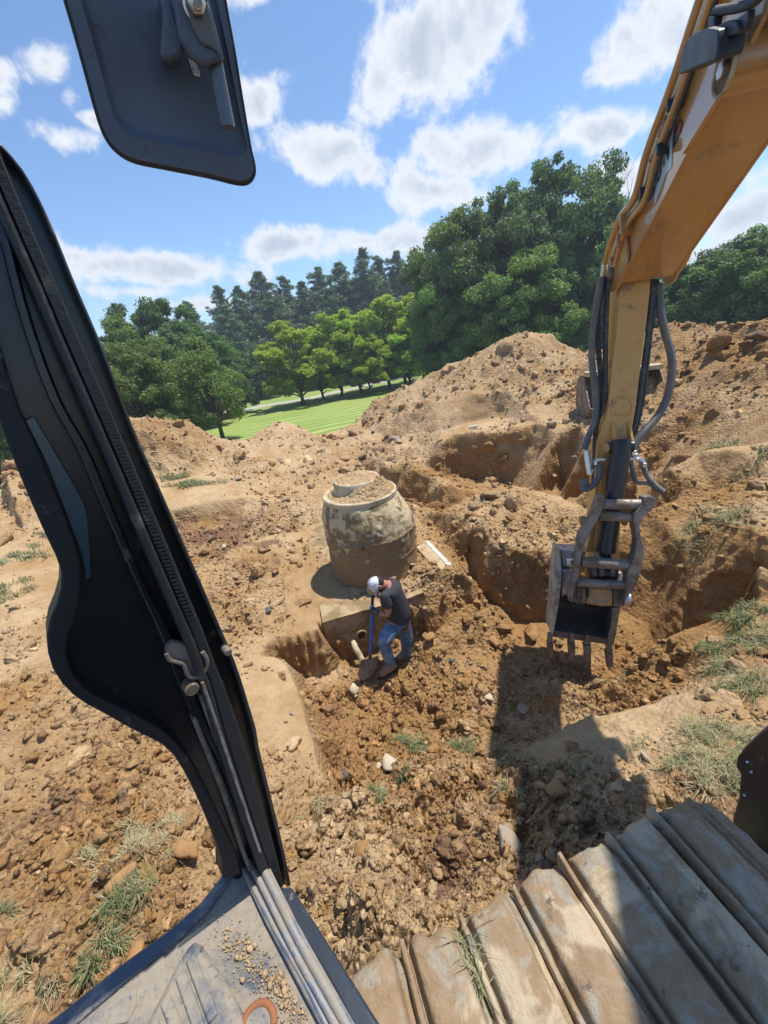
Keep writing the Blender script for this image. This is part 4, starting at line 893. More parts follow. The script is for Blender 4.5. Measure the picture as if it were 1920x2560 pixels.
# flanges of the belly plate stand a little proud on both sides
bm = bmesh.new(); 
for a in (-.014, BW-.006): strip(bm, [bq(s, a, h-.006) for s, h in side_o[:7]], [bq(s, a, h+.018) for s, h in side_o[:7]], R_*.02)
bmobj('belly_flange', bm, orange, boom)
bm = bmesh.new(); strip(bm, [bq(s, -.016, BH-.03) for s in (.1, 1.2, 3.2)], [bq(s, -.016, BH+.004) for s in (.1, 1.2, 3.2)], R_*.06); bmobj('top_flange', bm, orange, boom)
# yoke plates at the stick end
for a in (-.035, BW+.005):
    bm = bmesh.new(); yo = [(.32, .30), (.30, .02), (.06, -.012), (-.05, -.03), (-.20, .03), (-.27, .16), (-.25, .32), (-.12, .44), (.1, .47)]
    prism(bm, [bq(s, a, h) for s, h in sm2(yo+[yo[0]], 4)[:-1]], R_*.03); bmobj('yoke_plate', bm, orange, boom, bevel=.005)
bm = bmesh.new(); tube(bm, [bq(-.12, -.075, .2), bq(-.12, BW+.07, .2)], .065, 24); bmobj('stick_pin', bm, steel_w, boom, smooth=True)
# cylinder pin boss crossing the belly
bs = bm = bmesh.new(); c0 = bq(2.06, -.07, -.07)
tube(bm, [c0, c0+R_*(BW+.16)], .125, 36); bmobj('pin_boss', bm, orange, boom, smooth=True, bevel=.004)
bm = bmesh.new(); lp = [c0-R_*.004+(bd*math.cos(a)+bu*math.sin(a))*.112 for a in np.linspace(0, 2*math.pi, 33)]; tube(bm, lp, .012, 8, False); bmobj('boss_rim', bm, pale_pl, boom, smooth=True)
bm = bmesh.new(); tube(bm, [c0-R_*.002, c0+R_*.01], .098, 30); bmobj('boss_cap', bm, bucket_m, boom, smooth=True)
bm = bmesh.new(); tube(bm, [c0-R_*.03, c0+R_*.01], .045, 6); bmobj('boss_bolt', bm, steel_b, boom, bevel=.004)
bm = bmesh.new(); prism(bm, [bq(s, -.03, h) for s, h in ((1.45, .012), (1.86, -.06), (2.1, -.11), (2.35, -.08), (2.5, .03), (2.3, .12), (1.95, .12))], R_*.028); bmobj('boss_plate', bm, orange, boom, bevel=.004)
lamp_m = simple('lamp_black', (.028, .030, .036), .45, 0, 10, .2, .2, 90)
# hard lines along the left top edge
def pix_path(pts, a, n=6): return smooth_path([bplane(x, y, a) for x, y in pts], n)
outer = [(1800, -120), (1752, 0), (1685, 202), (1620, 376), (1588, 492), (1552, 542), (1537, 579), (1522, 622), (1513, 658)]
for off_, a, r in ((0, -.06, .034), (14, -.04, .02), (25, -.045, .026)):
    bm = bmesh.new(); tube(bm, pix_path([(x+off_, y+off_*.25) for x, y in outer], a), r, 14); bmobj('hydraulic_pipe', bm, orange if off_ != 14 else steel_b, boom, smooth=True)
bm = bmesh.new(); tube(bm, pix_path([(x+34, y+9) for x, y in outer[:5]], -.03), .016, 10); bmobj('hydraulic_pipe', bm, hose_m, boom, smooth=True)
for px, py in ((1598, 480), (1668, 262), (1722, 112), (1642, 372)):
    bm = bmesh.new(); c = bplane(px+12, py, -.05); box(bm, c, bd*.018, R_*.035, bu*.04); bmobj('pipe_clamp', bm, lamp_m, boom, bevel=.008)
bm = bmesh.new(); c = bplane(1566, 562, -.05); box(bm, c, bd*.02, R_*.055, bu*.10); bmobj('pipe_bracket', bm, orange, boom, bevel=.004)
bm = bmesh.new(); c = bplane(1556, 600, -.04); box(bm, c, bd*.018, R_*.05, bu*.07); bmobj('pipe_bracket', bm, orange, boom, bevel=.004)
bm = bmesh.new(); tube(bm, [bplane(1512, 655, -.06), bplane(1508, 690, -.06)], .036, 14); bmobj('pipe_union', bm, chrome, boom, smooth=True)
# decal with block lettering on the left face
dec = simple('decal_blue', (.40, .55, .66), .3, 0, 4, .12, 0, 60, .3); dec_k = simple('decal_black', (.02, .022, .03), .3, 0, 6, .2, 0, 60, .3); dec_r = simple('decal_red', (.16, .02, .025), .3, 0, 6, .2, 0, 60, .3)
Q = lambda x, y: (1580+x*.1401, 250+y*.1401)
def decal(name, pts, mat, a):
    bm = bmesh.new(); prism(bm, [bplane(*Q(x, y), a) for x, y in pts], R_*.0015); return bmobj(name, bm, mat, boom)
decal('decal', [(395, 1400), (440, 1260), (500, 1130), (590, 920), (740, 560), (740, 700), (715, 900), (705, 1190), (600, 1330), (520, 1560), (400, 1880), (385, 1700)], dec, -.004)
for gl in ([(497, 1150), (528, 1100), (522, 1260), (512, 1340), (478, 1440), (436, 1500), (438, 1345), (458, 1318), (462, 1405), (492, 1345)], [(612, 870), (655, 825), (664, 950), (650, 1030), (629, 1090), (612, 980)],
           [(560, 1090), (578, 1050), (580, 1120), (572, 1185), (560, 1190)], [(386, 1440), (400, 1405), (400, 1640), (388, 1700)], [(720, 700), (760, 480), (800, 395), (830, 470), (820, 650), (780, 770), (718, 880)]): decal('letter', gl, dec_k, -.0065)
decal('letter', [(800, 392), (850, 340), (888, 410), (862, 520), (822, 640), (800, 560)], dec_r, -.009)
# work lamp on its bracket
wl = empty('work_light', bplane(1760, 120, -.16)); wl.parent = boom; wl.location = Vector(wl.location)-L0
PL = lambda pts, a: [bplane(1650+x*.2261, y*.2261, a) for x, y in pts]
bm = bmesh.new(); prism(bm, PL([(268, 500), (300, 430), (390, 362), (520, 312), (640, 330), (640, 470), (618, 640), (600, 675), (430, 732), (215, 826), (200, 800), (225, 640)], -.22), R_*.12); bmobj('lamp_housing', bm, lamp_m, wl, bevel=.012, seg=3)
bm = bmesh.new(); prism(bm, PL([(620, 300), (690, 250), (830, 236), (868, 330), (850, 375), (700, 430), (640, 470)], -.18), R_*.05); bmobj('lamp_bracket', bm, lamp_m, wl, bevel=.006)
bm = bmesh.new(); prism(bm, PL([(850, 350), (855, 200), (930, 150), (975, 110), (970, 210), (925, 330), (870, 385)], -.16), R_*.03); bmobj('lamp_bracket', bm, lamp_m, wl, bevel=.004)
bm = bmesh.new(); prism(bm, PL([(520, 320), (530, 190), (590, 180), (600, 320)], -.18), R_*.05); bmobj('lamp_knob', bm, lamp_m, wl, bevel=.006)
bm = bmesh.new(); tube(bm, smooth_path(PL([(615, 120), (740, 105), (900, 75), (1000, 40), (1080, -10), (1150, -80)], -.15), 6), .021, 10); bmobj('lamp_cable', bm, rubber, wl, smooth=True)
bm = bmesh.new(); tube(bm, smooth_path(PL([(870, 140), (880, 100), (915, 20), (950, 20), (940, 70), (890, 130)], -.16), 6), .004, 6); bmobj('cable_tie', bm, rubber, wl, smooth=True)

# stick plane
St = atd(1575, 680, 4.25); Sb = atd(1505, 1560, 4.85); nS = R_.cross(Sb-St).normalized()
if nS.dot(Hd) > 0: nS = -nS          # nS points back at the cab
def sp(px, py, o=0.0): return atp(px, py, St+nS*o, nS)
stick = empty('stick_arm', sp(1550, 1000)); stick.parent = ex
def SL(pts, o): return [sp(x, y, o) for x, y in pts]
Lf = [(1553, 640), (1551, 727), (1543, 819), (1531, 924), (1522, 1013), (1511, 1060), (1506, 1118), (1500, 1222), (1492, 1305), (1484, 1400), (1478, 1500)]
Rf = [(1632, 640), (1625, 727), (1618, 789), (1599, 938), (1587, 1028), (1581, 1066), (1579, 1106), (1567, 1180), (1556, 1252), (1550, 1330), (1546, 1500)]
bm = bmesh.new(); strip(bm, SL(Lf, 0), SL(resample(Rf, 11), 0) if False else SL(Rf, 0), -nS*.40); bmobj('stick_beam', bm, stick_m, stick, bevel=.007)
bm = bmesh.new(); strip(bm, SL([(1508, 1052), (1493, 1110), (1488, 1222), (1480, 1305), (1466, 1380)], -.02), SL([(1520, 1052), (1508, 1110), (1502, 1222), (1494, 1305), (1486, 1380)], -.02), -nS*.3); bmobj('stick_cheek', bm, stick_m, stick, bevel=.006)
# pressed D ring and the two ribs above the cylinder head
C4 = lambda x, y: (1400+x*.2985, 640+y*.2985)
bm = bmesh.new(); dpt = [C4(450, 1325), C4(435, 1280), C4(445, 1225), C4(485, 1190), C4(530, 1182), C4(580, 1195), C4(608, 1235), C4(602, 1300), C4(598, 1330)]
tube(bm, smooth_path(SL(dpt, .004), 5), .014, 8); tube(bm, SL([C4(455, 1328), C4(575, 1330)], .004), .012, 8); bmobj('pressed_rib', bm, stick_m, stick, smooth=True)
for a, b in (((438, 1388), (442, 1540)), ((572, 1388), (588, 1560))):
    bm = bmesh.new(); pa, pb = SL([C4(*a), C4(*b)], 0); q_ = [pa, pb, pb+nS*.10, pa+nS*.02]; prism(bm, [v-R_*.014 for v in q_], R_*.028); bmobj('rib', bm, stick_m, stick, bevel=.004)
# bucket cylinder
cylp = empty('bucket_cylinder', sp(1550, 1120, .15)); cylp.parent = ex
bm = bmesh.new(); tube(bm, SL([(1520, 1119), (1583, 1116)], .15), .062, 20); bmobj('head_pin', bm, cyl_m, cylp, smooth=True)
bm = bmesh.new(); tube(bm, SL([(1512, 1120), (1526, 1119)], .15), .056, 20); bmobj('pin_end', bm, orange_d, cylp, smooth=True, bevel=.004)
bm = bmesh.new(); tube(bm, smooth_path(SL([(1552, 1098), (1552, 1112), (1551, 1140)], .17), 4), [.085, .095, .098, .1, .1, .1, .1, .1, .1], 24); bmobj('cylinder_head', bm, cyl_m, cylp, smooth=True)
bm = bmesh.new(); tube(bm, SL([(1550, 1135), (1548, 1150), (1514, 1372)], .17), [.108, .104, .10], 28); bmobj('cylinder_body', bm, cyl_m, cylp, smooth=True)
bm = bmesh.new(); tube(bm, SL([(1515, 1366), (1513.5, 1378), (1513, 1379), (1512, 1392)], .17), [.105, .105, .06, .06], 24); bmobj('cylinder_gland', bm, cyl_m, cylp, smooth=True)
bm = bmesh.new(); tube(bm, SL([(1513, 1380), (1510, 1440)], .17), .045, 18); bmobj('piston_rod', bm, chrome, cylp, smooth=True)
# hoses
def hose(pts, r, o, rib=False, mat=None, parent=stick, name='hose'):
    P = smooth_path([sp(x, y, o_) for (x, y), o_ in zip(pts, o if isinstance(o, (list, tuple)) else [o]*len(pts))], 8); bm = bmesh.new()
    if rib: q, rr = ribbed(P, r, .021, .0028); tube(bm, q, rr, 12)
    else: tube(bm, P, r, 10)
    return bmobj(name, bm, mat or hose_m, parent, smooth=True)
cc = lambda L: [C4(*p) for p in L]
hose(cc([(345, 190), (318, 340), (290, 520), (268, 700), (268, 900), (292, 1100), (304, 1260), (290, 1390), (235, 1520), (205, 1620)]), .036, -.1, True, hose_p)
hose(cc([(365, 180), (345, 300), (318, 480), (318, 700), (338, 950), (348, 1180), (330, 1330), (262, 1460), (212, 1600)]), .026, -.14, True, hose_m)
hose(cc([(400, 180), (388, 330), (378, 600), (376, 850), (374, 1080), (358, 1260), (318, 1380), (295, 1500), (288, 1690), (280, 1900)]), .024, -.12)
hose(cc([(412, 200), (398, 420), (390, 700), (386, 1000), (380, 1190), (345, 1330)]), .018, -.08)
hose(cc([(330, 330), (300, 460), (305, 700), (325, 900), (345, 1100), (330, 1290)]), .022, -.16)
hose(cc([(820, 240), (830, 350), (848, 500), (882, 650), (920, 780), (938, 900), (930, 1030), (895, 1190), (820, 1340), (715, 1460), (640, 1550), (600, 1640)]), .040, [-.1]*9+[0, .05, .1], True, hose_p)
hose(cc([(775, 200), (758, 420), (738, 640), (705, 900), (675, 1130), (645, 1320), (618, 1480), (600, 1600)]), .026, -.05, False, hose_m)
hose(cc([(795, 200), (778, 450), (752, 700), (728, 930), (705, 1130), (668, 1330), (632, 1480), (612, 1590)]), .022, -.07, True, hose_m)
hose(cc([(815, 200), (770, 520), (742, 800)]), .02, -.1)
# short loops at the cylinder ports with zinc fittings
hose(cc([(318, 1745), (330, 1790), (318, 1860), (275, 1920), (228, 1950), (198, 1945), (195, 1900), (240, 1892)]), .034, .12, True, hose_p)
hose(cc([(700, 1768), (735, 1850), (800, 1920), (862, 1975)]), .028, .12, True, hose_p); hose(cc([(862, 1975), (800, 1945), (740, 1905), (655, 1900), (628, 1860), (600, 1760), (590, 1680)]), .022, .1, False, hose_p)
hose(cc([(580, 1640), (600, 1740), (612, 1830), (640, 1900)]), .02, .06, False, hose_m)
for pts, r in (([(385, 1705), (330, 1705), (300, 1722), (298, 1748)], .023), ([(550, 1702), (640, 1698), (690, 1718), (705, 1770)], .023), ([(218, 1630), (228, 1700), (238, 1770), (250, 1830)], .03), ([(600, 1660), (628, 1665), (626, 1700)], .028)):
    bm = bmesh.new(); tube(bm, smooth_path([sp(*C4(*p), .12) for p in pts], 5), r, 12); bmobj('hose_fitting', bm, chrome, cylp, smooth=True)
for (x, y, s) in ((228, 1650, .042), (240, 1690, .034), (246, 1740, .038), (262, 1800, .045), (372, 1703, .036), (628, 1668, .045), (648, 1700, .034), (704, 1745, .036), (625, 1640, .034)):
    bm = bmesh.new(); c = sp(*C4(x, y), .12); tube(bm, [c-Z_*s*.5, c+Z_*s*.5], s*.78, 6); bmobj('hex_nut', bm, chrome, cylp, bevel=.003)

# thumb frame: two bent plates with four cross bars
Q8 = lambda x, y: (1350+x*.2577, 1150+y*.2577)
th = empty('thumb_frame', sp(1530, 1380, .36)); th.parent = ex
def qs(pts, n=18): return [Q8(x, y) for x, y in resample(sm2(pts, 5), n)]
l1 = [(575, 335), (548, 400), (520, 480), (490, 570), (450, 640), (395, 705), (372, 800), (352, 950), (332, 1100), (300, 1230), (282, 1290), (285, 1375)]
l2 = [(612, 335), (618, 400), (606, 490), (560, 590), (520, 650), (478, 740), (420, 850), (402, 950), (382, 1110), (345, 1220), (330, 1290), (320, 1385)]
bm = bmesh.new(); strip(bm, SL(qs(l1), .40), SL(qs(l2), .40), -nS*.16); bmobj('side_plate', bm, steel_w, th, bevel=.012, seg=3)
r1 = [(1010, 360), (1000, 430), (930, 500), (905, 590), (925, 680), (938, 780), (925, 900), (893, 1000), (850, 1100), (842, 1250), (812, 1400)]
r2 = [(1075, 345), (1132, 385), (1100, 470), (1020, 540), (968, 620), (975, 720), (1010, 850), (1000, 960), (970, 1100), (935, 1220), (870, 1310)]
bm = bmesh.new(); strip(bm, SL(qs(r1), .40), SL(qs(r2), .40), -nS*.16); bmobj('side_plate', bm, steel_w, th, bevel=.012, seg=3)
for a, b, r in (((600, 430), (1010, 432), .058), ((575, 540), (925, 560), .055), ((395, 985), (960, 1028), .062), ((350, 1185), (870, 1218), .05)):
    bm = bmesh.new(); tube(bm, [sp(*Q8(*a), .32), sp(*Q8(*b), .32)], r, 20); bmobj('cross_bar', bm, steel_w, th, smooth=True)
bm = bmesh.new(); tube(bm, [sp(*Q8(385, 590), .1), sp(*Q8(440, 585), .1)], .05, 18); tube(bm, [sp(*Q8(430, 585), .1), sp(*Q8(480, 580), .1)], .038, 18); bmobj('pin_end', bm, orange_d, th, smooth=True)
# linkage block between stick nose and bucket
lk = empty('bucket_link', sp(1520, 1470, .2)); lk.parent = ex
def blk(name, pts, o, dep, mat, bev=.012):
    bm = bmesh.new(); prism(bm, SL([Q8(*p) for p in pts], o), -nS*dep); return bmobj(name, bm, mat, lk, bevel=bev)
blk('stick_nose', [(475, 1245), (705, 1250), (710, 1330), (705, 1420), (600, 1425), (450, 1395), (455, 1350), (480, 1320)], .30, .45, orange_d, .02)
blk('link_ear', [(330, 1240), (450, 1250), (445, 1395), (330, 1375)], .28, .3, steel_w); blk('link_ear', [(715, 1255), (800, 1265), (800, 1420), (712, 1425)], .28, .3, steel_w)
for x in (365, 405, 745, 780): blk('shim', [(x-8, 1270), (x+8, 1272), (x+8, 1405), (x-8, 1400)], .30, .3, bucket_m, .004)
bm = bmesh.new(); tube(bm, [sp(*Q8(800, 1345), .2), sp(*Q8(865, 1350), .2)], .085, 24); bmobj('bucket_pin', bm, steel_b, lk, smooth=True, bevel=.005)
bm = bmesh.new(); tube(bm, [sp(*Q8(495, 1080), .15), sp(*Q8(735, 1095), .15)], .10, 24); bmobj('link_pin', bm, cyl_m, lk, smooth=True)
for x in (505, 580, 690):
    blk('link_plate', [(x, 1000), (x+45, 1010), (x+50, 1130), (x, 1140)], .27, .25, steel_w, .01)
blk('stiffener', [(570, 930), (595, 935), (590, 1150), (565, 1150)], .2, .2, pale_pl, .004); blk('stiffener', [(680, 930), (700, 935), (770, 1060), (760, 1100)], .2, .1, steel_b, .004)
bm = bmesh.new(); tube(bm, [sp(*Q8(255, 1000), .22), sp(*Q8(330, 1000), .22)], .05, 6); tube(bm, [sp(*Q8(285, 975), .26), sp(*Q8(310, 1030), .26)], .03, 8); bmobj('bolt', bm, chrome, lk, bevel=.004)
# bucket
bk_ = empty('digging_bucket', sp(1475, 1560, .0)); bk_.parent = ex
TL, TR = sp(*Q8(195, 1335), .15), sp(*Q8(745, 1440), .15); LL, LR = sp(*Q8(128, 1712), .15), sp(*Q8(690, 1790), .15)
def bprof(u): return .50*math.sin(math.pi*min(1, u*1.02))**.62
us = [i/16 for i in range(17)]
pl = [TL.lerp(LL, u)-nS*bprof(u) for u in us]; pr_ = [TR.lerp(LR, u)-nS*bprof(u) for u in us]
bm = bmesh.new()
nrm = [(-nS*math.cos(math.pi*u*0)).normalized() for u in us]
strip(bm, pl, pr_, -nS*.025); bmobj('shell', bm, bucket_m, bk_, smooth=True)
bm = bmesh.new(); strip(bm, [LL+(TL-LL)*.16+nS*.012, LL+nS*.012], [LR+(TR-LR)*.16+nS*.012, LR+nS*.012], -nS*.03); bmobj('cutting_edge', bm, bucket_m, bk_, bevel=.004)
sx_ = (TR-TL).normalized()
bm = bmesh.new(); prism(bm, pl, -sx_*.028); bmobj('side_plate', bm, bucket_m, bk_)
bm = bmesh.new(); prism(bm, pr_, sx_*.028); bmobj('side_plate', bm, bucket_m, bk_)
bm = bmesh.new(); strip(bm, SL(qs([(188, 855), (160, 980), (143, 1130), (130, 1400), (112, 1580), (105, 1690)]), .19), SL(qs([(200, 868), (207, 1040), (212, 1120), (192, 1330), (152, 1560), (128, 1712)]), .19), -nS*.42); bmobj('side_cutter', bm, pale_pl, bk_, bevel=.006)
bm = bmesh.new(); strip(bm, SL(qs([(700, 1440), (690, 1600), (665, 1700), (655, 1790)]), .19), SL(qs([(785, 1420), (752, 1600), (738, 1690), (700, 1800)]), .19), -nS*.05); bmobj('side_cutter', bm, steel_w, bk_, bevel=.006)
blk2 = lambda name, pts, o, dep, mat: bmobj(name, (lambda b_: (prism(b_, SL([Q8(*p) for p in pts], o), -nS*dep), b_)[1])(bmesh.new()), mat, bk_, bevel=.012)
blk2('top_plate', [(205, 872), (438, 884), (430, 950), (345, 1055), (212, 1045)], .0, .35, steel_b); blk2('top_plate', [(215, 1070), (305, 1075), (300, 1325), (205, 1328)], .12, .3, steel_b)
blk2('top_plate', [(720, 1110), (790, 1085), (822, 1170), (800, 1260), (715, 1255)], .05, .3, steel_b); blk2('bucket_ear', [(205, 1330), (290, 1280), (330, 1375), (720, 1425), (745, 1445), (200, 1345)], .14, .1, bucket_m)
for k, (x, y0, y1, w) in enumerate(((103, 1700, 1930, 27), (312, 1685, 1955, 30), (467, 1700, 1990, 30), (680, 1800, 2015, 30))):
    te = empty('tooth', sp(*Q8(x, y0), .2)); te.parent = bk_; te.location = Vector(te.location)-sp(1475, 1560, .0)
    ym = y0+(y1-y0)*.35
    bm = bmesh.new(); prism(bm, SL([Q8(x-w*.7, y0), Q8(x+w*.7, y0), Q8(x+w, ym), Q8(x-w, ym)], .21), -nS*.10); bmobj('adapter', bm, tooth_m, te, bevel=.01)
    bm = bmesh.new(); A = SL([Q8(x-w*1.1, ym+6), Q8(x+w*1.1, ym+6), Q8(x+w*1.0, y1), Q8(x-w*1.0, y1)], .22); Bk = [A[0]-nS*.13, A[1]-nS*.13, A[2]-nS*.03, A[3]-nS*.03]
    vs_ = [bm.verts.new(v) for v in A+Bk]
    for f in ((0, 1, 2, 3), (7, 6, 5, 4), (0, 4, 5, 1), (1, 5, 6, 2), (2, 6, 7, 3), (3, 7, 4, 0)): bm.faces.new([vs_[i] for i in f])
    bmobj('tip', bm, tooth_m, te, bevel=.008)

# door post of the cab
ex_door = empty('door_post', (-.5, .66, 1.3)); ex_door.parent = ex
nD = Vector((.62, -.785, 0)).normalized(); D0 = Vector((-.52, .66, 2))
def dp(px, py, o=0.0): return atp(px, py, D0+nD*o, nD)
def DLn(pts, o, n=40): return [dp(x, y, o) for x, y in resample(sm2(pts, 6), n)]
LO = [(-170, 560), (-90, 800), (-10, 1030), (30, 1140), (75, 1250), (120, 1350), (148, 1410), (155, 1450), (145, 1500), (122, 1560), (118, 1620), (138, 1685), (190, 1745), (260, 1785), (340, 1830), (410, 1865), (455, 1920), (500, 2010), (530, 2080), (555, 2150), (558, 2200)]
LI = [(-100, 560), (-20, 800), (45, 1010), (90, 1110), (130, 1210), (170, 1310), (195, 1380), (204, 1440), (196, 1520), (170, 1590), (166, 1640), (185, 1695), (225, 1735), (290, 1765), (360, 1800), (430, 1845), (478, 1905), (525, 1990), (560, 2065), (590, 2130), (604, 2185)]
RI = [(-60, 330), (20, 520), (90, 680), (160, 845), (230, 1005), (300, 1165), (368, 1325), (430, 1470), (478, 1580), (500, 1640), (530, 1720), (560, 1830), (592, 1930), (630, 2050), (665, 2150), (690, 2225)]
RO = [(-20, 330), (58, 520), (128, 680), (198, 845), (268, 1005), (336, 1165), (404, 1325), (464, 1470), (510, 1580), (535, 1650), (570, 1740), (602, 1830), (640, 1960), (668, 2060), (690, 2130), (710, 2218)]
RE = [(0, 355), (62, 430), (122, 545), (185, 700), (262, 880), (330, 1060), (400, 1220), (470, 1380), (535, 1530), (590, 1660), (622, 1760), (644, 1835), (648, 1870), (668, 1950), (700, 2080), (722, 2180), (728, 2215)]
def band(name, a, b, o, dep, mat, parent=ex_door, n=46, bev=.004):
    bm = bmesh.new(); strip(bm, DLn(a, o, n), DLn(b, o, n), -nD*dep); return bmobj(name, bm, mat, parent, bevel=bev)
band('post_skin', [(x+26, y) for x, y in LO], [(x-8, y) for x, y in RE], -.03, .03, black_gl, n=60)
flange_m = simple('flange_black', (.014, .015, .017), .55, 0, 6, .3, .15, 60, 0, dirt=(.14, .12, .10), dirt_amt=.06, dscale=16, spec=.3)
band('edge_flange', LO, LI, .0, .06, flange_m)
MI = [(-40, 430), (40, 760), (120, 990), (190, 1120), (255, 1270), (330, 1440), (400, 1590), (440, 1700), (480, 1790), (540, 1900), (585, 2010), (620, 2110), (650, 2200)]
MI2 = [(-10, 430), (70, 760), (150, 990), (222, 1120), (285, 1270), (355, 1440), (420, 1570), (462, 1680), (510, 1790), (560, 1900), (605, 2010), (640, 2110), (665, 2200)]
band('inner_fold', MI, MI2, .0, .035, black_gl)
RB = [(x-24, y+6) for x, y in RI]
band('seal_tube', RB, RI, .03, .05, rubber, bev=.012)
band('seal_lip', RI, RO, .022, .045, rubber)
# the knurled grip along the seal
bm = bmesh.new(); A = DLn(RI, .024, 200); B = DLn(RO, .024, 200)
for i in range(2, 130):
    a, b = A[i].lerp(B[i], .12), A[i].lerp(B[i], .82); d = (A[i+1]-A[i-1]).normalized()
    box(bm, (a+b)/2, (b-a)/2, d*.0028, nD*.0035)
bmobj('seal_ribs', bm, rubber, ex_door)
band('outer_edge', [(x-10, y+2) for x, y in RE], RE, .0, .05, frame_m)
# glass corner strip, the blue light on it put into its colour
GL = [(60, 1050), (110, 1150), (150, 1250), (185, 1340), (206, 1400), (215, 1450)]; GR = [(85, 1040), (150, 1150), (190, 1220), (215, 1268), (222, 1330), (228, 1440)]
band('lower_window_strip', GL, GR, -.012, .012, simple('window_edge_sheen', (.03, .055, .075), .2, 0, 3, .2, 0, 60, .4), n=16, bev=.002)
# lower guide rails on the post
for k, (a, b, o, mt) in enumerate((([(498, 1740), (540, 1860), (590, 1990), (625, 2090), (655, 2170)], [(515, 1735), (560, 1860), (608, 1990), (642, 2090), (668, 2165)], .012, frame_dust),
                   ([(535, 1710), (565, 1800), (600, 1910), (640, 2040), (668, 2140)], [(558, 1700), (588, 1800), (622, 1910), (655, 2030), (680, 2130)], .02, black_gl),
                   ([(480, 1800), (520, 1900), (560, 2000), (600, 2120), (622, 2180)], [(492, 1795), (535, 1900), (575, 2000), (612, 2120), (634, 2180)], .01, frame_dust))):
    band('guide_rail', a, b, o, .03, mt, n=20)
bm = bmesh.new(); tube(bm, smooth_path([dp(x, y, .035) for x, y in ((506, 1706), (535, 1790), (562, 1870), (596, 1970), (630, 2070), (650, 2128))], 6), .0035, 8); bmobj('wire_edge', bm, steel_b, ex_door, smooth=True)
bm = bmesh.new(); prism(bm, [dp(x, y, .02) for x, y in ((538, 1830), (545, 1826), (556, 1850), (566, 1882), (570, 1900), (560, 1898), (548, 1870))], nD*.01); bmobj('worn_slot', bm, steel_w, ex_door, bevel=.003)
# latch
la = empty('door_latch', dp(465, 1640, .03)); la.parent = ex_door; la.location = Vector(la.location)-Vector(ex_door.location)
K6 = lambda x, y: (300+x*.3616, 1400+y*.3616)
hk = [(318, 645), (345, 690), (395, 705), (435, 720), (465, 790), (500, 815), (560, 800), (595, 750), (600, 690), (570, 640), (535, 610), (500, 600), (440, 580), (370, 570), (330, 600)]
bm = bmesh.new(); prism(bm, [dp(*K6(x, y), .02) for x, y in hk], -nD*.02); bmobj('latch_plate', bm, frame_dust, la, bevel=.004)
bm = bmesh.new(); tube(bm, smooth_path([dp(*K6(x, y), .024) for x, y in ((320, 645), (345, 690), (395, 705), (440, 722), (466, 790), (500, 812), (560, 800), (595, 750), (602, 690), (570, 635))], 5), .0045, 8); bmobj('latch_rim', bm, steel_w, la, smooth=True)
bm = bmesh.new(); c = dp(*K6(490, 880), .02); tube(bm, [c-nD*.02, c+nD*.012], .015, 22); bmobj('latch_bolt', bm, steel_w, la, smooth=True, bevel=.003)
bm = bmesh.new(); c = dp(*K6(510, 560), .01); tube(bm, [c-nD*.02, c+nD*.01], .017, 22); bmobj('latch_roller', bm, frame_dust, la, smooth=True, bevel=.003)
bm = bmesh.new(); c = dp(*K6(738, 625), .01); tube(bm, [c-nD*.02, c+nD*.012], .009, 16); bmobj('rivet', bm, steel_w, la, smooth=True, bevel=.003)

# mirror seen from behind
mc_t = .86; Mc = atd(400, 200, mc_t); nM = (-(ray(400, 200))).normalized(); nM = (nM+Vector((.10, -.05, .12))).normalized()
mir = empty('mirror', Mc); mir.parent = ex
def mp(px, py, o=0.0): return atp(px, py, Mc+nM*o, nM)
mo = [(110, -180), (165, 0), (205, 140), (240, 270), (262, 335), (290, 375), (335, 402), (420, 420), (520, 440), (590, 457), (618, 456), (632, 440), (634, 415), (622, 360), (600, 230), (580, 110), (560, 0), (535, -180)]
om = [(x, y) for x, y in sm2(mo, 5)]
cx, cy = 385, 120
def ins(k, dx=0, dy=0): return [(cx+(x-cx)*k+dx, cy+(y-cy)*k+dy) for x, y in om]
bm = bmesh.new(); rings = []
for k, o in ((1.0, -.018), (1.0, -.006), (.975, .003), (.955, .0025), (.80, .004), (.745, -.012), (.70, -.016)):
    dx = 0; ln = [(cx+(x-cx)*(k if x < cx else max(k, 1-(1-k)*.35)), cy+(y-cy)*k) for x, y in om]; rings.append([bm.verts.new(mp(x, y, o)) for x, y in ln])
for a, b in zip(rings, rings[1:]):
    for j in range(len(a)): bm.faces.new((a[j], a[(j+1) % len(a)], b[(j+1) % len(a)], b[j]))
bm.faces.new(rings[0][::-1]); bm.faces.new(rings[-1]); bmobj('mirror_shell', bm, black_pl, mir, smooth=True)
bm = bmesh.new(); tube(bm, [mp(x, y, -.008) for x, y in om]+[mp(*om[0], -.008)], .0055, 8, False); bmobj('mirror_rim', bm, rubber, mir, smooth=True)
N2 = lambda x, y: (400+x*.1809, y*.1809)
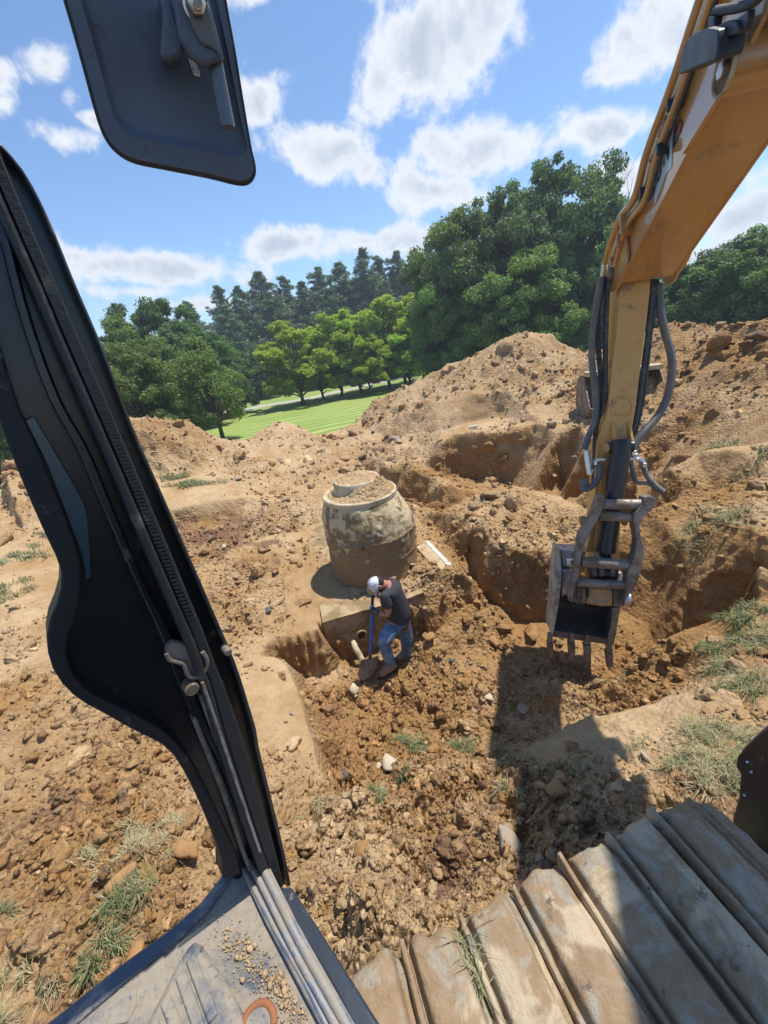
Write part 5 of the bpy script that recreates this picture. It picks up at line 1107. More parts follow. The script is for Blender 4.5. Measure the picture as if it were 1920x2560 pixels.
# clamp arm with its tube
bm = bmesh.new(); prism(bm, [mp(*N2(x, y), .055) for x, y in ((160, -300), (330, -300), (640, -300), (660, 60), (760, 450), (862, 840), (845, 930), (780, 900), (620, 960), (560, 945), (400, 820), (250, 560), (190, 200))], nM*.03); bmobj('clamp_arm', bm, black_pl, mir, bevel=.012, seg=4)
bm = bmesh.new(); prism(bm, [mp(*N2(x, y), .086) for x, y in ((330, -300), (640, -300), (660, 60), (745, 400), (835, 800), (760, 700), (545, 590), (450, 400), (340, 80))], nM*.006); bmobj('arm_face', bm, simple('smooth_plastic', (.10, .105, .125), .3, 0, 5, .1, 0, 60, .2), mir, bevel=.008, seg=3)
bm = bmesh.new(); tube(bm, [mp(*N2(740, 780), .05), mp(*N2(935, 1765), .075)], .0165, 28); bmobj('tube', bm, simple('tube_plastic', (.09, .105, .13), .3, 0, 5, .1, 0, 60, .3), mir, smooth=True)
bm = bmesh.new(); prism(bm, [mp(*N2(x, y), -.01) for x, y in ((-50, 20), (140, 80), (180, 300), (300, 700), (320, 800), (250, 900), (100, 960), (-20, 880), (0, 600), (20, 300))], nM*.07); bmobj('ball_socket', bm, black_pl, mir, bevel=.012, seg=3)
bm = bmesh.new(); c = mp(*N2(500, 60), .095); ax = (mp(*N2(560, 220), .14)-c).normalized(); tube(bm, [c-nM*.01, c+nM*.016], .017, 6); tube(bm, [c+nM*.012, c+nM*.022+ax*.006], .010, 14); bmobj('bolt', bm, chrome, mir, bevel=.002)
bm = bmesh.new(); c2 = c-nM*.002; tube(bm, [c2-nM*.008, c2-nM*.002], .024, 24); bmobj('washer', bm, chrome, mir, smooth=True)
bm = bmesh.new(); prism(bm, [mp(*N2(x, y), -.0145) for x, y in ((385, 800), (500, 880), (525, 920), (558, 1040), (545, 1060), (480, 1050), (455, 1020))], nM*.001); bmobj('sticker', bm, simple('label_white', (.72, .72, .70), .5, 0, 5, .05), mir)
ink = simple('label_ink', (.03, .03, .035), .5, 0, 5, .1)
bm = bmesh.new()
for (x, y, w, h) in ((440, 880, 22, 10), (452, 935, 30, 9), (462, 965, 26, 9), (472, 1005, 20, 8), (505, 905, 26, 8), (515, 940, 30, 9), (520, 975, 26, 8), (528, 1010, 24, 9)):
    c = mp(*N2(x, y), -.0125); ex1 = (mp(*N2(x+w, y+w*.3), -.0125)-c)*.5; ey1 = (mp(*N2(x-h*.3, y+h), -.0125)-c)*.5; box(bm, c, ex1, ey1, nM*.0004)
bmobj('sticker_print', bm, ink, mir)

# cab floor and sill in front of the door post
fl = empty('cab_step', (-.5, .55, 1.3)); fl.parent = ex
FZ = 1.30
def fpl(px, py, dz=0.0): return atz(px, py, FZ+dz)
def plate(name, pts, dz, th_, mat, bev=.006, parent=fl):
    bm = bmesh.new(); prism(bm, [fpl(x, y, dz) for x, y in pts], (0, 0, -th_)); return bmobj(name, bm, mat, parent, bevel=bev)
plate('floor_plate', [(-250, 2800), (130, 2552), (300, 2420), (430, 2325), (505, 2262), (548, 2195), (566, 2160), (620, 2120), (668, 2180), (760, 2330), (860, 2480), (1040, 2760)], 0, .05, step_m)
rim_m = simple('rim_dusty', (.075, .09, .115), .5, 0, 8, .3, .2, 50, .1, dirt=(.30, .26, .20), dirt_amt=.38, dscale=9)
plate('floor_rim', [(-250, 2790), (130, 2548), (300, 2412), (430, 2318), (500, 2256), (552, 2192), (560, 2165), (590, 2150), (566, 2210), (520, 2275), (448, 2345), (318, 2448), (150, 2590), (-200, 2820)], .012, .03, rim_m, .005)
E12 = lambda x, y: (100+x*.5184, 2100+y*.5184)
plate('step_box', [E12(*p) for p in ((748, 462), (820, 560), (905, 700), (965, 810), (1060, 1150), (380, 1150), (480, 930), (590, 720), (650, 600), (700, 520))], .075, .08, step_m, .016)
for a, b in (((722, 560), (835, 860)), ((672, 640), (775, 930)), ((600, 765), (690, 990)), ((535, 880), (600, 1040))):
    A1, B1 = fpl(*E12(*a), .082), fpl(*E12(*b), .082); d_ = (B1-A1).normalized(); w_ = Vector((-d_.y, d_.x, 0))*.011
    bm = bmesh.new(); prism(bm, [A1-w_, A1+w_, B1+w_, B1-w_], (0, 0, -.012)); bmobj('tread_rib', bm, step_m, fl, bevel=.004)
plate('step_patch', [E12(*p) for p in ((385, 715), (462, 708), (468, 790), (420, 880), (290, 900), (300, 850), (345, 760))], .003, .006, step_m, .001)
bm = bmesh.new(); c = fpl(*E12(1050, 905), .06)
tube(bm, [c+Vector((math.cos(a)*.034, math.sin(a)*.034, 0)) for a in np.linspace(0, 2*math.pi, 33)], .008, 10, False); bmobj('rusty_ring', bm, simple('rust', (.27, .105, .04), .8, 0, 30, .3, .4, 90), fl, smooth=True)
bm = bmesh.new(); tube(bm, [c-Z_*.02, c+Z_*.004], .03, 28); bmobj('ring_cap', bm, step_m, fl, smooth=True)
# raised alloy door sill, double ribbed
def rail(name, pts, dz, r, mat, fx=1.0):
    bm = bmesh.new(); tube(bm, smooth_path([fpl(x, y, dz) for x, y in pts], 5), r, 12); return bmobj(name, bm, mat, fl, smooth=True)
rail('sill_rail', [(634, 2125), (690, 2235), (750, 2355), (815, 2470), (900, 2620)], .030, .0105, rail_m); rail('sill_rail', [(612, 2128), (668, 2240), (727, 2360), (790, 2475), (872, 2620)], .026, .0085, rail_m)
rail('sill_rail', [(598, 2150), (645, 2240), (700, 2345), (760, 2450), (845, 2620)], .018, .0065, rail_m)
plate('sill_base', [(590, 2150), (650, 2118), (740, 2300), (830, 2460), (935, 2640), (840, 2640), (750, 2470), (660, 2300)], .018, .03, rail_m, .005)
plate('sill_skirt', [(664, 2215), (728, 2215), (790, 2310), (880, 2450), (1000, 2640), (920, 2640), (820, 2450), (740, 2320)], .008, .28, sill_m, .008)
# dirt swept against the sill
g_ = np.random.default_rng(8); v0, f0 = ico(1); Ls = [lump(v0, 900+i) for i in range(8)]; VA, FA = [], []
for i in range(900):
    t_ = g_.random(); px = 560+t_*240+g_.normal()*26; py = 2330+t_*260+g_.normal()*24
    if px > 600+(py-2215)*.52: continue
    s = .0022*math.exp(.55*g_.normal()); c = fpl(px, py, .002+s*.3); VA.append(Ls[i % 8]*s+np.array(c)); FA.append(f0+len(v0)*len(FA))
nV = sum(len(a) for a in VA); gr = mobj('grit', np.concatenate(VA), np.concatenate(FA), soilc, None, attrs={'rough': np.full(nV, .5), 'tone': np.full(nV, .0), 'dark': np.zeros(nV), 'v': np.full(nV, 1.15)})
tag(gr, 'dry grit and crumbs of soil swept against the cab sill', kind='stuff')

# near track: shoes across the lower right
tv = Vector((.967, .254, 0)).normalized(); pv = Vector((tv.y, -tv.x, 0))     # travel direction, and along a shoe towards the machine
PIT = .1965; P0t = Vector((-.14, .61, .955))
tr = empty('near_track', P0t+pv*.3); tr.parent = ex
path_pts = [P0t+tv*PIT*k for k in range(-6, 5)]
prof = [(-.098, -.034), (-.0955, -.010), (-.093, -.001), (-.080, -.001), (-.0775, -.008), (-.076, -.026), (-.070, -.029), (-.066, -.020), (-.062, .002), (-.057, .011), (-.048, .014), (-.020, .017), (.015, .019), (.048, .017), (.064, .013), (.071, .004), (.076, -.016), (.080, -.031), (.098, -.034)]
proff = []
for a, b in zip(prof, prof[1:]):
    n = 2
    for k in range(n): proff.append((a[0]+(b[0]-a[0])*k/n, a[1]+(b[1]-a[1])*k/n))
proff.append(prof[-1]); NPf = len(proff); NLn = 110; SLn = .62
def shoe(i, origin, dirv, upv_):
    u = np.linspace(0, 1, NLn); pa = np.array([p[0] for p in proff]); ph = np.array([p[1] for p in proff])
    U, A = np.meshgrid(u, pa, indexing='ij'); Hh = np.broadcast_to(ph, U.shape).copy(); L = U*SLn
    wv = fbm(A*14+i*9, L*9+i*3, 4, 200); mud = np.clip(.4+fbm(A*9+i*5, L*5, 4, 210), 0, 1)
    Hh += .0016*wv+.010*mud*np.clip(-Hh/.03+.1, 0, 1)+.004*np.clip(fbm(A*25+i, L*16, 3, 220)-.1, 0, 1)
    end = np.clip((.05-L)/.05, 0, 1); bar = np.abs(A+.085) < .008
    Hh -= np.where(bar, .0, .030)*end**2*(.8+.4*fbm(A*30, L*0+i, 2, 230))
    L2 = L-.012*np.clip(fbm(A*22+i*2, L*0, 2, 231), -1, 1)*(U < .08)+np.where(bar, -.012, 0)*(U < .05)
    P = np.array(origin)[None, None]+A[..., None]*np.array(dirv)+L2[..., None]*np.array(pv)+Hh[..., None]*np.array(upv_)
    nl, npf = U.shape; idx = np.arange(nl*npf).reshape(nl, npf); top = P.reshape(-1, 3)
    low = (np.array(origin)[None, None]+A[..., None]*np.array(dirv)+L2[..., None]*np.array(pv)-.05*np.array(upv_)).reshape(-1, 3); N_ = nl*npf
    F = [np.stack([idx[:-1, :-1], idx[:-1, 1:], idx[1:, 1:], idx[1:, :-1]], -1).reshape(-1, 4), N_+np.stack([idx[:-1, :-1], idx[1:, :-1], idx[1:, 1:], idx[:-1, 1:]], -1).reshape(-1, 4)]
    for e in (idx[0, :], idx[:, -1], idx[-1, ::-1], idx[::-1, 0]): F.append(np.stack([e[:-1], e[:-1]+N_, e[1:]+N_, e[1:]], -1))
    return mobj('track_shoe', np.concatenate([top, low]), np.concatenate(F), track_m, tr, smooth=True)
for i, p in enumerate(path_pts): shoe(i, p+tv*PIT*.5, tv, Z_)
ci = path_pts[-1]+tv*PIT*1.0+Z_*-.40; ri = .40
for k in range(8):
    a = rad(14+k*27.5); c = ci+tv*math.sin(a)*ri+Z_*math.cos(a)*ri; shoe(20+k, c, tv*math.cos(a)-Z_*math.sin(a), tv*math.sin(a)+Z_*math.cos(a))
bm = bmesh.new(); tube(bm, [ci+pv*.1, ci+pv*.52], .34, 40); bmobj('idler', bm, bucket_m, tr, smooth=True, bevel=.01)
bm = bmesh.new(); box(bm, P0t+tv*-.1+pv*.31+Z_*-.42, tv*1.15, pv*.14, Z_*.26); bmobj('track_frame', bm, cyl_m, tr, bevel=.02)
for k in range(5):
    bm = bmesh.new(); c = P0t+tv*(-1.0+k*.42)+Z_*-.78; tube(bm, [c+pv*.12, c+pv*.5], .10, 24); bmobj('roller', bm, bucket_m, tr, smooth=True)
for k in range(9): shoe(40+k, path_pts[-1]+tv*(PIT*(1.0-k))+Z_*-.84, -tv, -Z_)
# dozer blade past the track end
bl = empty('blade', (1.52, 1.1, 0)); bl.parent = ex
def xp(px, py, x): return atp(px, py, Vector((x, 0, 0)), Vector((1, 0, 0)))
bo = [(1835, 2140), (1826, 2090), (1832, 2040), (1846, 1990), (1850, 1935), (1838, 1915), (1842, 1890), (1868, 1862), (1885, 1845), (1925, 1812), (2000, 1760), (2150, 1760), (2150, 2200)]
bm = bmesh.new(); prism(bm, [xp(x, y, 1.52) for x, y in bo], (.07, 0, 0)); bmobj('blade_plate', bm, simple('blade_black', (.016, .017, .019), .4, 0, 7, .3, .1, 40, .1, dirt=(.12, .10, .08), dirt_amt=.03, dscale=9), bl, bevel=.008)
bm = bmesh.new(); e = [xp(x, y, 1.50) for x, y in bo[:11]]; tube(bm, smooth_path([v+Vector((.05, .0, 0)) for v in e], 4), .022, 10); bmobj('blade_edge', bm, steel_w, bl, smooth=True)
for x, y in ((1868, 1905), (1878, 1930), (1861, 1988)):
    bm = bmesh.new(); tube(bm, [xp(x, y, 1.512), xp(x, y, 1.53)], .0055, 10); bmobj('bolt', bm, chrome, bl, smooth=True)

# ------------------------------------------------------------------ the worker
def skin(name, nodes, edges, root, mat, parent, sub=2):
    """nodes: {key: (world point, rx, ry)}; one continuous skinned surface"""
    ks = list(nodes); me = bpy.data.meshes.new(name); me.from_pydata([tuple(nodes[k][0]) for k in ks], [(ks.index(a), ks.index(b)) for a, b in edges], []); me.update()
    o = bpy.data.objects.new(name, me); C.objects.link(o); m_ = o.modifiers.new('skin', 'SKIN'); m_.use_smooth_shade = True; m_.branch_smoothing = .6
    for i, k in enumerate(ks):
        sv = me.skin_vertices[0].data[i]; sv.radius = (nodes[k][1], nodes[k][2]); sv.use_root = (k == root)
    s_ = o.modifiers.new('sub', 'SUBSURF'); s_.levels = sub; s_.render_levels = sub
    dg = bpy.context.evaluated_depsgraph_get(); ev = o.evaluated_get(dg); m2 = bpy.data.meshes.new_from_object(ev)
    o.modifiers.clear(); o.data = m2; m2.materials.clear(); m2.materials.append(mat); m2.polygons.foreach_set('use_smooth', np.ones(len(m2.polygons), dtype=bool)); adopt(o, parent); return o
skin_m = simple('skin', (.42, .19, .125), .5, 0, 30, .12, .1, 120, spec=.4); shirt_m = simple('grey_shirt', (.052, .053, .060), .9, 0, 14, .18, .35, 40, spec=.15)
def jeans_mat():
    m, t = newmat('jeans'); p = obj_co(t); n = t.noise(p, 7, 5, .6)
    c = t.mix(t.ss(n, .35, .65), (.075, .135, .235), (.20, .31, .46)); c = t.mix(t.ss(t.noise(p, 22, 4, .6), .62, .72), c, (.22, .19, .15))
    finish(t, t.n('ShaderNodeBsdfPrincipled', {'Base Color': c, 'Roughness': .9, 'Specular IOR Level': .1, 'Normal': bump(t, t.noise(p, 28, 4, .6, 1.5), .6, .02)})); return m
jean_m = jeans_mat(); boot_m = simple('boot_leather', (.27, .205, .15), .8, 0, 20, .3, .4, 70, dirt=DIRT, dirt_amt=.4, dscale=16)
glove_m = simple('glove', (.09, .10, .105), .85, 0, 30, .3, .4, 90); cap_m = simple('white_cap', (.66, .66, .67), .85, 0, 60, .08, .3, 200); cap_k = simple('cap_brim', (.36, .36, .38), .8, 0, 30, .15); hair_m = simple('beard', (.025, .018, .014), .9, 0, 60, .3, .5, 200)
belt_m = simple('belt', (.28, .11, .04), .6, 0, 20, .2)
gz = float(ground_at(np.array([-.2]), np.array([4.0]))[0][0])
J = {}
def jp(k, px, py, y, rx, ry=None): J[k] = (aty(px, py, y), rx, ry or rx)
jp('pelvis', 1001, 1549, 4.28, .115, .125); jp('waist', 996, 1524, 4.27, .115, .13); jp('chest', 982, 1488, 4.25, .13, .18); jp('upper', 974, 1464, 4.25, .10, .15)
jp('neck', 965, 1461, 4.23, .062); jp('head0', 953, 1460, 4.21, .075, .072); jp('head1', 938, 1461, 4.19, .085, .08)
jp('nsh', 963, 1487, 4.10, .072); jp('nel', 972, 1537, 4.04, .046); jp('nwr', 946, 1532, 4.07, .032)
jp('fsh', 982, 1450, 4.40, .072); jp('fel', 961, 1492, 4.46, .046); jp('fwr', 944, 1489, 4.28, .032)
jp('nhip', 988, 1560, 4.20, .10); jp('nkn', 958, 1604, 4.05, .072); jp('nan', 979, 1668, 4.09, .052)
jp('fhip', 1009, 1554, 4.37, .10); jp('fkn', 1017, 1600, 4.36, .072); jp('fan', 1016, 1643, 4.40, .052)
jp('nto', 958, 1687, 4.03, .022); jp('fto', 995, 1650, 4.38, .022)
person = skin('person', J, [('pelvis', 'waist'), ('waist', 'chest'), ('chest', 'upper'), ('upper', 'neck'), ('neck', 'head0'), ('head0', 'head1'), ('upper', 'nsh'), ('nsh', 'nel'), ('nel', 'nwr'), ('upper', 'fsh'), ('fsh', 'fel'), ('fel', 'fwr'),
      ('pelvis', 'nhip'), ('nhip', 'nkn'), ('nkn', 'nan'), ('pelvis', 'fhip'), ('fhip', 'fkn'), ('fkn', 'fan'), ('nan', 'nto'), ('fan', 'fto')], 'pelvis', skin_m, None)
tag(person, 'bearded worker in white cap, grey t-shirt and blue jeans bending over a shovel', 'person')
def sub_j(keys, grow, extra=None):
    d = {k: (J[k][0], J[k][1]+grow+(.022 if k in ('pelvis', 'waist') else 0), J[k][2]+grow+(.026 if k in ('pelvis', 'waist') else 0)) for k in keys}; d.update(extra or {}); return d
def lerpj(a, b, t, r): return (J[a][0].lerp(J[b][0], t), r, r)
S_ = sub_j(['waist', 'chest', 'upper', 'nsh', 'fsh'], .022, {'hem': (J['pelvis'][0].lerp(J['waist'][0], -.42), .172, .190), 'nsl': lerpj('nsh', 'nel', .72, .072), 'fsl': lerpj('fsh', 'fel', .72, .072), 'col': lerpj('upper', 'neck', .35, .085)})
skin('t_shirt', S_, [('hem', 'waist'), ('waist', 'chest'), ('chest', 'upper'), ('upper', 'nsh'), ('nsh', 'nsl'), ('upper', 'fsh'), ('fsh', 'fsl'), ('upper', 'col')], 'hem', shirt_m, person)
Jn = sub_j(['pelvis', 'nhip', 'nkn', 'fhip', 'fkn'], .020, {'top': (J['pelvis'][0].lerp(J['waist'][0], .8), .150, .166), 'nc': lerpj('nkn', 'nan', .45, .078), 'ncuff': lerpj('nkn', 'nan', .93, .078), 'fc': lerpj('fkn', 'fan', .45, .078), 'fcuff': lerpj('fkn', 'fan', .93, .078)})
skin('jeans', Jn, [('top', 'pelvis'), ('pelvis', 'nhip'), ('nhip', 'nkn'), ('nkn', 'nc'), ('nc', 'ncuff'), ('pelvis', 'fhip'), ('fhip', 'fkn'), ('fkn', 'fc'), ('fc', 'fcuff')], 'pelvis', jean_m, person)
W0_, P0_ = J['waist'][0], J['pelvis'][0]; bx_ = (W0_-P0_).normalized(); by_ = Vector((.12, 1, 0)); by_ = (by_-bx_*by_.dot(bx_)).normalized(); bz_ = bx_.cross(by_)
ring_ = [by_*math.cos(a)*.150+bz_*math.sin(a)*.128 for a in np.linspace(0, 2*math.pi, 41)]; cb = P0_+bx_*-.075
bm = bmesh.new(); strip(bm, [cb+v*1.0 for v in ring_], [cb+bx_*.04+v*1.0 for v in ring_], bx_*.001); bmobj('belt', bm, belt_m, person, smooth=True)
for kn, ka, kt in (('nkn', 'nan', 'nto'), ('fkn', 'fan', 'fto')):
    A_, T_ = J[ka][0], J[kt][0]; d_ = Vector((T_.x-A_.x, T_.y-A_.y, 0)).normalized(); zs = T_.z-.030; b0 = Vector((A_.x, A_.y, 0))
    N = {'shaft': (b0+Z_*(zs+.20), .070, .070), 'ank': (b0+Z_*(zs+.115), .068, .068), 'heel': (b0-d_*.060+Z_*(zs+.055), .056, .056), 'mid': (b0+d_*.10+Z_*(zs+.066), .062, .060), 'toe': (b0+d_*.205+Z_*(zs+.050), .054, .046)}
    skin('boot', N, [('shaft', 'ank'), ('ank', 'heel'), ('ank', 'mid'), ('mid', 'toe')], 'ank', boot_m, person)
    bm = bmesh.new(); sd = Vector((-d_.y, d_.x, 0)); c = b0+d_*.07+Z_*(zs+.020); prism(bm, [c+d_*.150*math.cos(a)+sd*.045*math.sin(a) for a in np.linspace(0, 2*math.pi, 25)[:-1]], (0, 0, -.022)); bmobj('boot_sole', bm, rubber, person, bevel=.004)
# head details: face looks down and to the left
hc_ = J['head0'][0].lerp(J['head1'][0], .62); crown_d = (J['head1'][0]-J['neck'][0]).normalized()
face = (Vector((-.45, -.22, -.85))); face = (face-crown_d*face.dot(crown_d)).normalized(); side_ = crown_d.cross(face).normalized()
def hp_(c, f, s): return hc_+crown_d*c+face*f+side_*s
def blob(name, c, ax3, mat, parent=person, sub=3, cut=None):
    v0, f0 = ico(sub); P = np.array(c)+v0[:, :1]*np.array(ax3[0])+v0[:, 1:2]*np.array(ax3[1])+v0[:, 2:]*np.array(ax3[2])
    return mobj(name, P, f0, mat, parent, smooth=True)
blob('nose', hp_(-.005, .098, 0), (crown_d*.022, face*.020, side_*.014), skin_m, sub=2)
for s_ in (-1, 1):
    blob('ear', hp_(-.005, -.005, s_*.080), (crown_d*.032, face*.018, side_*.010), skin_m, sub=2)
    blob('eye_lens', hp_(.018, .078, s_*.032), (crown_d*.016, face*.010, side_*.024), black_gl, sub=2)
    bm = bmesh.new(); tube(bm, [hp_(.02, .075, s_*.056), hp_(.018, .0, s_*.084)], .004, 6); bmobj('glasses_arm', bm, black_gl, person, smooth=True)
blob('beard', hp_(-.062, .050, 0), (crown_d*.045, face*.052, side_*.064), hair_m); blob('hair', hp_(-.01, -.035, 0), (crown_d*.066, face*.070, side_*.082), hair_m)
capo = empty('cap', hp_(.05, 0, 0)); capo.parent = person
v0, f0 = ico(4); keepf = [f for f in f0 if v0[f].mean(0)[0] > -.05]; P = np.array(hp_(.028, .0, 0))+v0[:, :1]*np.array(crown_d*.090)+v0[:, 1:2]*np.array(face*.100)+v0[:, 2:]*np.array(side_*.088)
mobj('cap_crown', P, np.array(keepf), cap_m, capo, smooth=True)
bm = bmesh.new(); n_ = 12; ce = [hp_(.026, .085*math.cos(a)+.015, .085*math.sin(a)) for a in np.linspace(-1.15, 1.15, n_)]; co_ = [hp_(.026-.018*math.cos(a), .165*math.cos(a*.85)+.015, .088*math.sin(a)) for a in np.linspace(-1.15, 1.15, n_)]
strip(bm, ce, co_, crown_d*.006); bmobj('cap_brim', bm, cap_k, capo)
bm = bmesh.new(); 
for a0 in np.linspace(0, math.pi, 4)[:-1]:
    tube(bm, [hp_(.028+.099*math.cos(t_), .107*math.sin(t_)*math.cos(a0), .096*math.sin(t_)*math.sin(a0)) for t_ in np.linspace(-1.5, 1.5, 17)], .0022, 5)
bmobj('cap_seam', bm, cap_k, capo, smooth=True)
# shovel
g0 = aty(932, 1480, 4.16); g1 = aty(926, 1640, 4.06); blade_c = atz(918, 1668, -1.34); tipz = aty(912, 1700, 3.93)
shv = empty('shovel', g1); tag(shv, 'long shovel with a bright blue shaft and yellow grip held by the worker', 'shovel')
blue = simple('blue_fibreglass', (.012, .12, .60), .35, 0, 6, .1, 0, 60, .2); yel = simple('yellow_grip', (.62, .42, .10), .5, 0, 8, .15); blk_g = simple('black_grip', (.02, .022, .025), .6, 0, 8, .2)
sd_ = (g1-g0).normalized()
bm = bmesh.new(); tube(bm, [g0+sd_*.17, g1-sd_*.06], .0195, 14); bmobj('shaft', bm, blue, shv, smooth=True)
bm = bmesh.new(); tube(bm, [g0+sd_*.03, g0+sd_*.19], .019, 14); bmobj('shaft_grip', bm, blk_g, shv, smooth=True)
bm = bmesh.new(); fx, fy = frame_for(sd_); hx = Vector((.9, -.2, .1)).normalized(); hx = (hx-sd_*hx.dot(sd_)).normalized()
tube(bm, smooth_path([g0+sd_*.03, g0+sd_*.0+hx*.05, g0-sd_*.06+hx*.055, g0-sd_*.085, g0-sd_*.06-hx*.055, g0+sd_*.0-hx*.05, g0+sd_*.03], 5), .013, 10); bmobj('grip', bm, yel, shv, smooth=True)
bm = bmesh.new(); tube(bm, [g1-sd_*.10, g1, blade_c], [.018, .021, .024], 12); bmobj('socket', bm, steel_w, shv, smooth=True)
wv_ = Vector((1, .12, 0)).normalized(); bd_ = (tipz-g1).normalized(); nb_ = wv_.cross(bd_).normalized(); Lbk = .29
NU, NVb = 14, 12; vv_, ff_ = [], []
for i in range(NU+1):
    u = i/NU; w = .115*(1 if u < .55 else math.sqrt(max(0.02, 1-((u-.55)/.47)**2)))*(1 if u > .06 else .93)
    for j in range(NVb+1):
        s_ = j/NVb*2-1; vv_.append(g1+bd_*(.02+Lbk*u)+wv_*(w*s_)+nb_*(-.03*(1-s_*s_)+.01*u))
for i in range(NU):
    for j in range(NVb): a = i*(NVb+1)+j; ff_.append((a, a+1, a+NVb+2, a+NVb+1))
o = mobj('blade', vv_, ff_, steel_w, shv, smooth=True); so_ = o.modifiers.new('s', 'SOLIDIFY'); so_.thickness = .004
# gloved hands closed round the shaft and the grip
def hand(wr, axis, centre, rr, seed, thumb_side=1):
    """palm from wrist, four fingers and a thumb curling round a rod through centre along axis"""
    axis = axis.normalized(); d = centre-wr; out_ = (wr-centre); out_ = (out_-axis*out_.dot(axis)).normalized(); tan_ = axis.cross(out_).normalized()
    pc = centre+out_*(rr+.018); N = {'w': (wr, .028, .028), 'p0': (wr.lerp(pc, .6), .030, .036), 'p1': (pc, .026, .040)}
    E_ = [('w', 'p0'), ('p0', 'p1')]; h = skin('glove', N, E_, 'p0', glove_m, person)
    for k in range(4):
        off_ = axis*((k-1.5)*.021); L_ = (1.0, 1.08, 1.02, .84)[k]; pts = []
        for a in (0, .75, 1.6, 2.5, 3.3*L_): pts.append(centre+off_+(out_*math.cos(a)+tan_*math.sin(a))*(rr+.011))
        Nf = {str(i): (p, .0105-.0012*i, .0105-.0012*i) for i, p in enumerate(pts)}
        f_ = skin('finger', Nf, [(str(i), str(i+1)) for i in range(4)], '0', glove_m, h, 1)
    pts = [centre+axis*-.045+(out_*math.cos(a)-tan_*math.sin(a))*(rr+.012)+axis*.012*i for i, a in enumerate((.2, .9, 1.7, 2.3))]
    Nf = {str(i): (p, .012-.001*i, .012-.001*i) for i, p in enumerate(pts)}; skin('thumb', Nf, [(str(i), str(i+1)) for i in range(3)], '0', glove_m, h, 1)
tpar = (J['nwr'][0]-g0).dot(sd_); hand(J['nwr'][0], sd_, g0+sd_*(tpar-.0), .017, 1)
hand(J['fwr'][0], hx, g0-sd_*.07, .013, 2)

# ------------------------------------------------------------------ grass
def grass_mat():
    m, t = newmat('grass_blades'); v = attr(t, 'v')
    c = t.mix(t.ss(v, .0, .5), (.10, .15, .055), (.25, .285, .125)); c = t.mix(t.ss(v, .45, .9), c, (.54, .45, .27))
    d = t.n('ShaderNodeBsdfPrincipled', {'Base Color': c, 'Roughness': .7, 'Specular IOR Level': .2}); tr = t.n('ShaderNodeBsdfTranslucent', {'Color': c})
    finish(t, t.n('ShaderNodeMixShader', {0: .3, 1: d.outputs[0], 2: tr.outputs[0]})); return m
gm_ = grass_mat()
GP = [(1030,1870,-.75,.20,.07,700,.11,.35),(1010,1930,-.7,.12,.06,260,.09,.35),(1150,1865,-.72,.13,.09,420,.10,.25),(1235,1885,-.65,.14,.10,300,.09,.35),(950,1985,-.65,.10,.08,300,.08,.35),(1300,1935,-.5,.14,.10,200,.07,.7),
      (760,2050,-.5,.13,.06,200,.08,.8),(800,2020,-.55,.08,.04,160,.10,.7),(700,2040,-.45,.10,.06,120,.07,.8),
      (1880,1690,-.2,.26,.22,1000,.12,.5),(1810,1660,-.25,.16,.10,400,.11,.4),(1900,1600,-.1,.25,.2,800,.12,.5),(1790,1620,-.3,.16,.10,500,.09,.35),(1850,1590,-.25,.2,.10,400,.08,.4),(1810,1850,-.12,.28,.20,1100,.12,.6),(1760,1830,-.15,.22,.16,700,.11,.6),(1720,1900,-.1,.2,.12,500,.10,.6),(1880,1920,-.05,.25,.2,800,.12,.5),(1780,1960,0,.2,.16,500,.11,.65),
      (1850,1455,.0,.20,.12,700,.10,.3),(1890,1440,.05,.15,.10,400,.10,.3),(1840,1520,-.1,.12,.10,350,.09,.3),
      (1755,1165,.35,.45,.3,1100,.14,.45),(1720,1180,.3,.3,.2,400,.12,.6),(1880,1015,.8,.5,.35,1300,.16,.5),(1830,1025,.75,.4,.3,800,.14,.5),
      (470,1178,.2,.55,.25,1500,.10,.42),(430,1195,.2,.5,.2,900,.10,.45),(60,1385,.1,.35,.25,700,.11,.5),(20,1480,.0,.35,.25,700,.10,.5),(110,1340,.15,.3,.2,400,.09,.45),
      (310,2290,-.1,.10,.10,420,.11,.35),(275,2350,-.05,.08,.08,260,.10,.35),(350,2230,-.1,.12,.08,400,.10,.5),(210,2440,-.05,.09,.08,180,.09,.4),(60,2520,0,.20,.10,300,.09,.6),(20,2430,0,.10,.10,150,.09,.6),(0,2280,0,.10,.10,250,.09,.4),
      (300,2140,-.1,.22,.09,600,.09,.8),(350,2090,-.15,.22,.07,500,.08,.85),(430,2060,-.2,.15,.05,250,.08,.8),(440,2140,-.12,.12,.05,200,.08,.6),
      (1200,1005,.5,.6,.4,300,.12,.5),(1180,1010,.4,.5,.3,300,.10,.5),(1210,955,.9,.5,.4,250,.14,.5),(690,1092,.3,.5,.3,250,.10,.5),(560,1205,.1,.3,.2,200,.08,.6),
      (1780,2150,0,.35,.3,1200,.10,.45),(1700,2180,0,.3,.25,700,.10,.5),(1870,2200,0,.3,.3,900,.10,.45),(1500,1940,-.2,.15,.08,150,.07,.8),(1440,1925,-.25,.16,.08,160,.08,.5),(1640,1860,-.3,.2,.1,150,.07,.8),(1900,1130,.55,.4,.3,300,.10,.5)]
VA, FA, VV_ = [], [], []; nb = 0; g_ = np.random.default_rng(21)
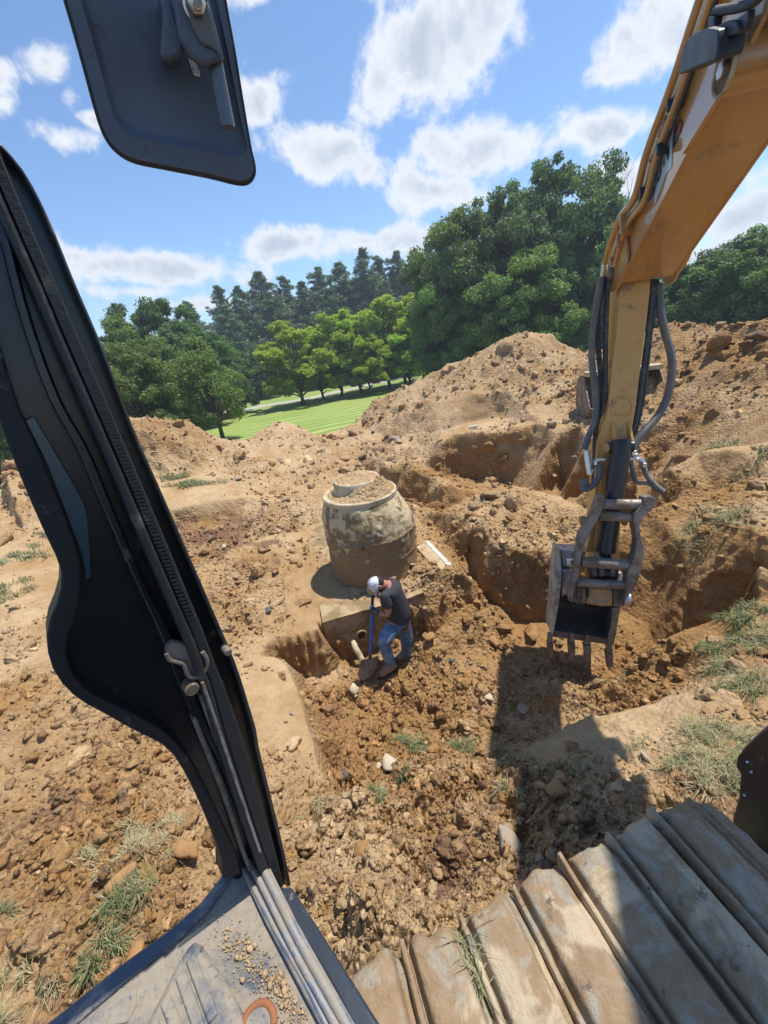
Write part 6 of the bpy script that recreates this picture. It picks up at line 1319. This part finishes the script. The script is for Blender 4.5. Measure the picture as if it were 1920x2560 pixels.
for (px, py, z0, rx_, ry_, n_, ln, dry) in GP:
    v = atz(px, py, z0)
    for _ in range(4): v = atz(px, py, gh(v)+.02)
    n_ = int(n_*.75); nk = max(2, n_//55); kx = g_.normal(size=nk)*.42; ky = g_.normal(size=nk)*.42; kk_ = g_.integers(0, nk, n_)
    ox = v.x+rx_*(kx[kk_]+.16*g_.normal(size=n_)); oy = v.y+ry_*1.2*(ky[kk_]+.16*g_.normal(size=n_))
    oz = ground_at(ox, oy)[0]-.004
    ba = g_.uniform(0, 6.28, nk); d = ba[kk_]+g_.normal(size=n_)*.9; lean = np.clip(.8+.35*g_.normal(size=n_), .1, 1.5); L_ = ln*(.5+.7*g_.random(n_))
    w = .0022*(.7+.6*g_.random(n_))*(max(1, v.length/3.5)); dx = np.cos(d); dy = np.sin(d)
    P0_ = np.stack([ox, oy, oz], -1); sw = np.stack([-dy, dx, 0*dx], -1)
    tips = P0_+np.stack([dx*lean*L_, dy*lean*L_, L_*np.clip(1.1-lean*.65, .1, 1)], -1); mid = P0_+np.stack([dx*lean*L_*.32, dy*lean*L_*.32, L_*np.clip(.75-lean*.25, .1, 1)], -1)
    q = np.stack([P0_-sw*w[:, None], P0_+sw*w[:, None], mid+sw*w[:, None]*.8, mid-sw*w[:, None]*.8, tips+sw*w[:, None]*.15, tips-sw*w[:, None]*.15], 1)
    VA.append(q.reshape(-1, 3)); base = (np.arange(n_)*6)[:, None]+nb; FA.append(np.concatenate([base+np.array([0, 1, 2, 3]), base+np.array([3, 2, 4, 5])])); nb += n_*6
    VV_.append(np.repeat(np.clip(dry+.12+.25*g_.normal(size=n_)+.15*(kx[kk_]), 0, 1), 6))
gr = mobj('grass', np.concatenate(VA), np.concatenate(FA), gm_, None, attrs={'v': np.concatenate(VV_)}); tag(gr, 'tufts and torn sods of green and straw coloured grass on the dug ground', kind='stuff')
# the tuft jammed between two shoes
VA, FA, VV_ = [], [], []; c = P0t+tv*.19+pv*.03+Z_*.0
n_ = 60
for i in range(n_):
    b0 = c+pv*(g_.random()*.14)+tv*(g_.normal()*.008)+Z_*-.02; d = Vector((g_.normal(), g_.normal()-.2, .9)).normalized(); L_ = .05+.05*g_.random(); w = .0012; sdv = d.cross(Z_).normalized()*w
    t1 = b0+d*L_*.6; t2 = b0+d*L_+Vector((g_.normal()*.02, g_.normal()*.02, -.01)); VA += [b0-sdv, b0+sdv, t1+sdv, t1-sdv, t2+sdv*.2, t2-sdv*.2]; FA += [(i*6, i*6+1, i*6+2, i*6+3), (i*6+3, i*6+2, i*6+4, i*6+5)]; VV_ += [.35+.5*g_.random()]*6
tf = mobj('grass_tuft', np.array([tuple(v) for v in VA]), np.array(FA), gm_, None, attrs={'v': VV_}); tag(tf, 'small tuft of grass jammed between two track shoes', 'grass tuft')

# ------------------------------------------------------------------ summer haze over the whole scene
bm = bmesh.new(); box(bm, (0, 0, 14), (960, 0, 0), (0, 960, 0), (0, 0, 24)); m, t = newmat('haze_air')
o_ = t.n('ShaderNodeOutputMaterial'); pv_ = t.n('ShaderNodeVolumePrincipled', {'Color': (.80, .88, 1.0), 'Density': .0010, 'Anisotropy': .2}); t.set(o_.inputs['Volume'], pv_.outputs[0])
hz_ = bmobj('haze', bm, m); tag(hz_, 'thin pale summer haze in the air', kind='stuff')
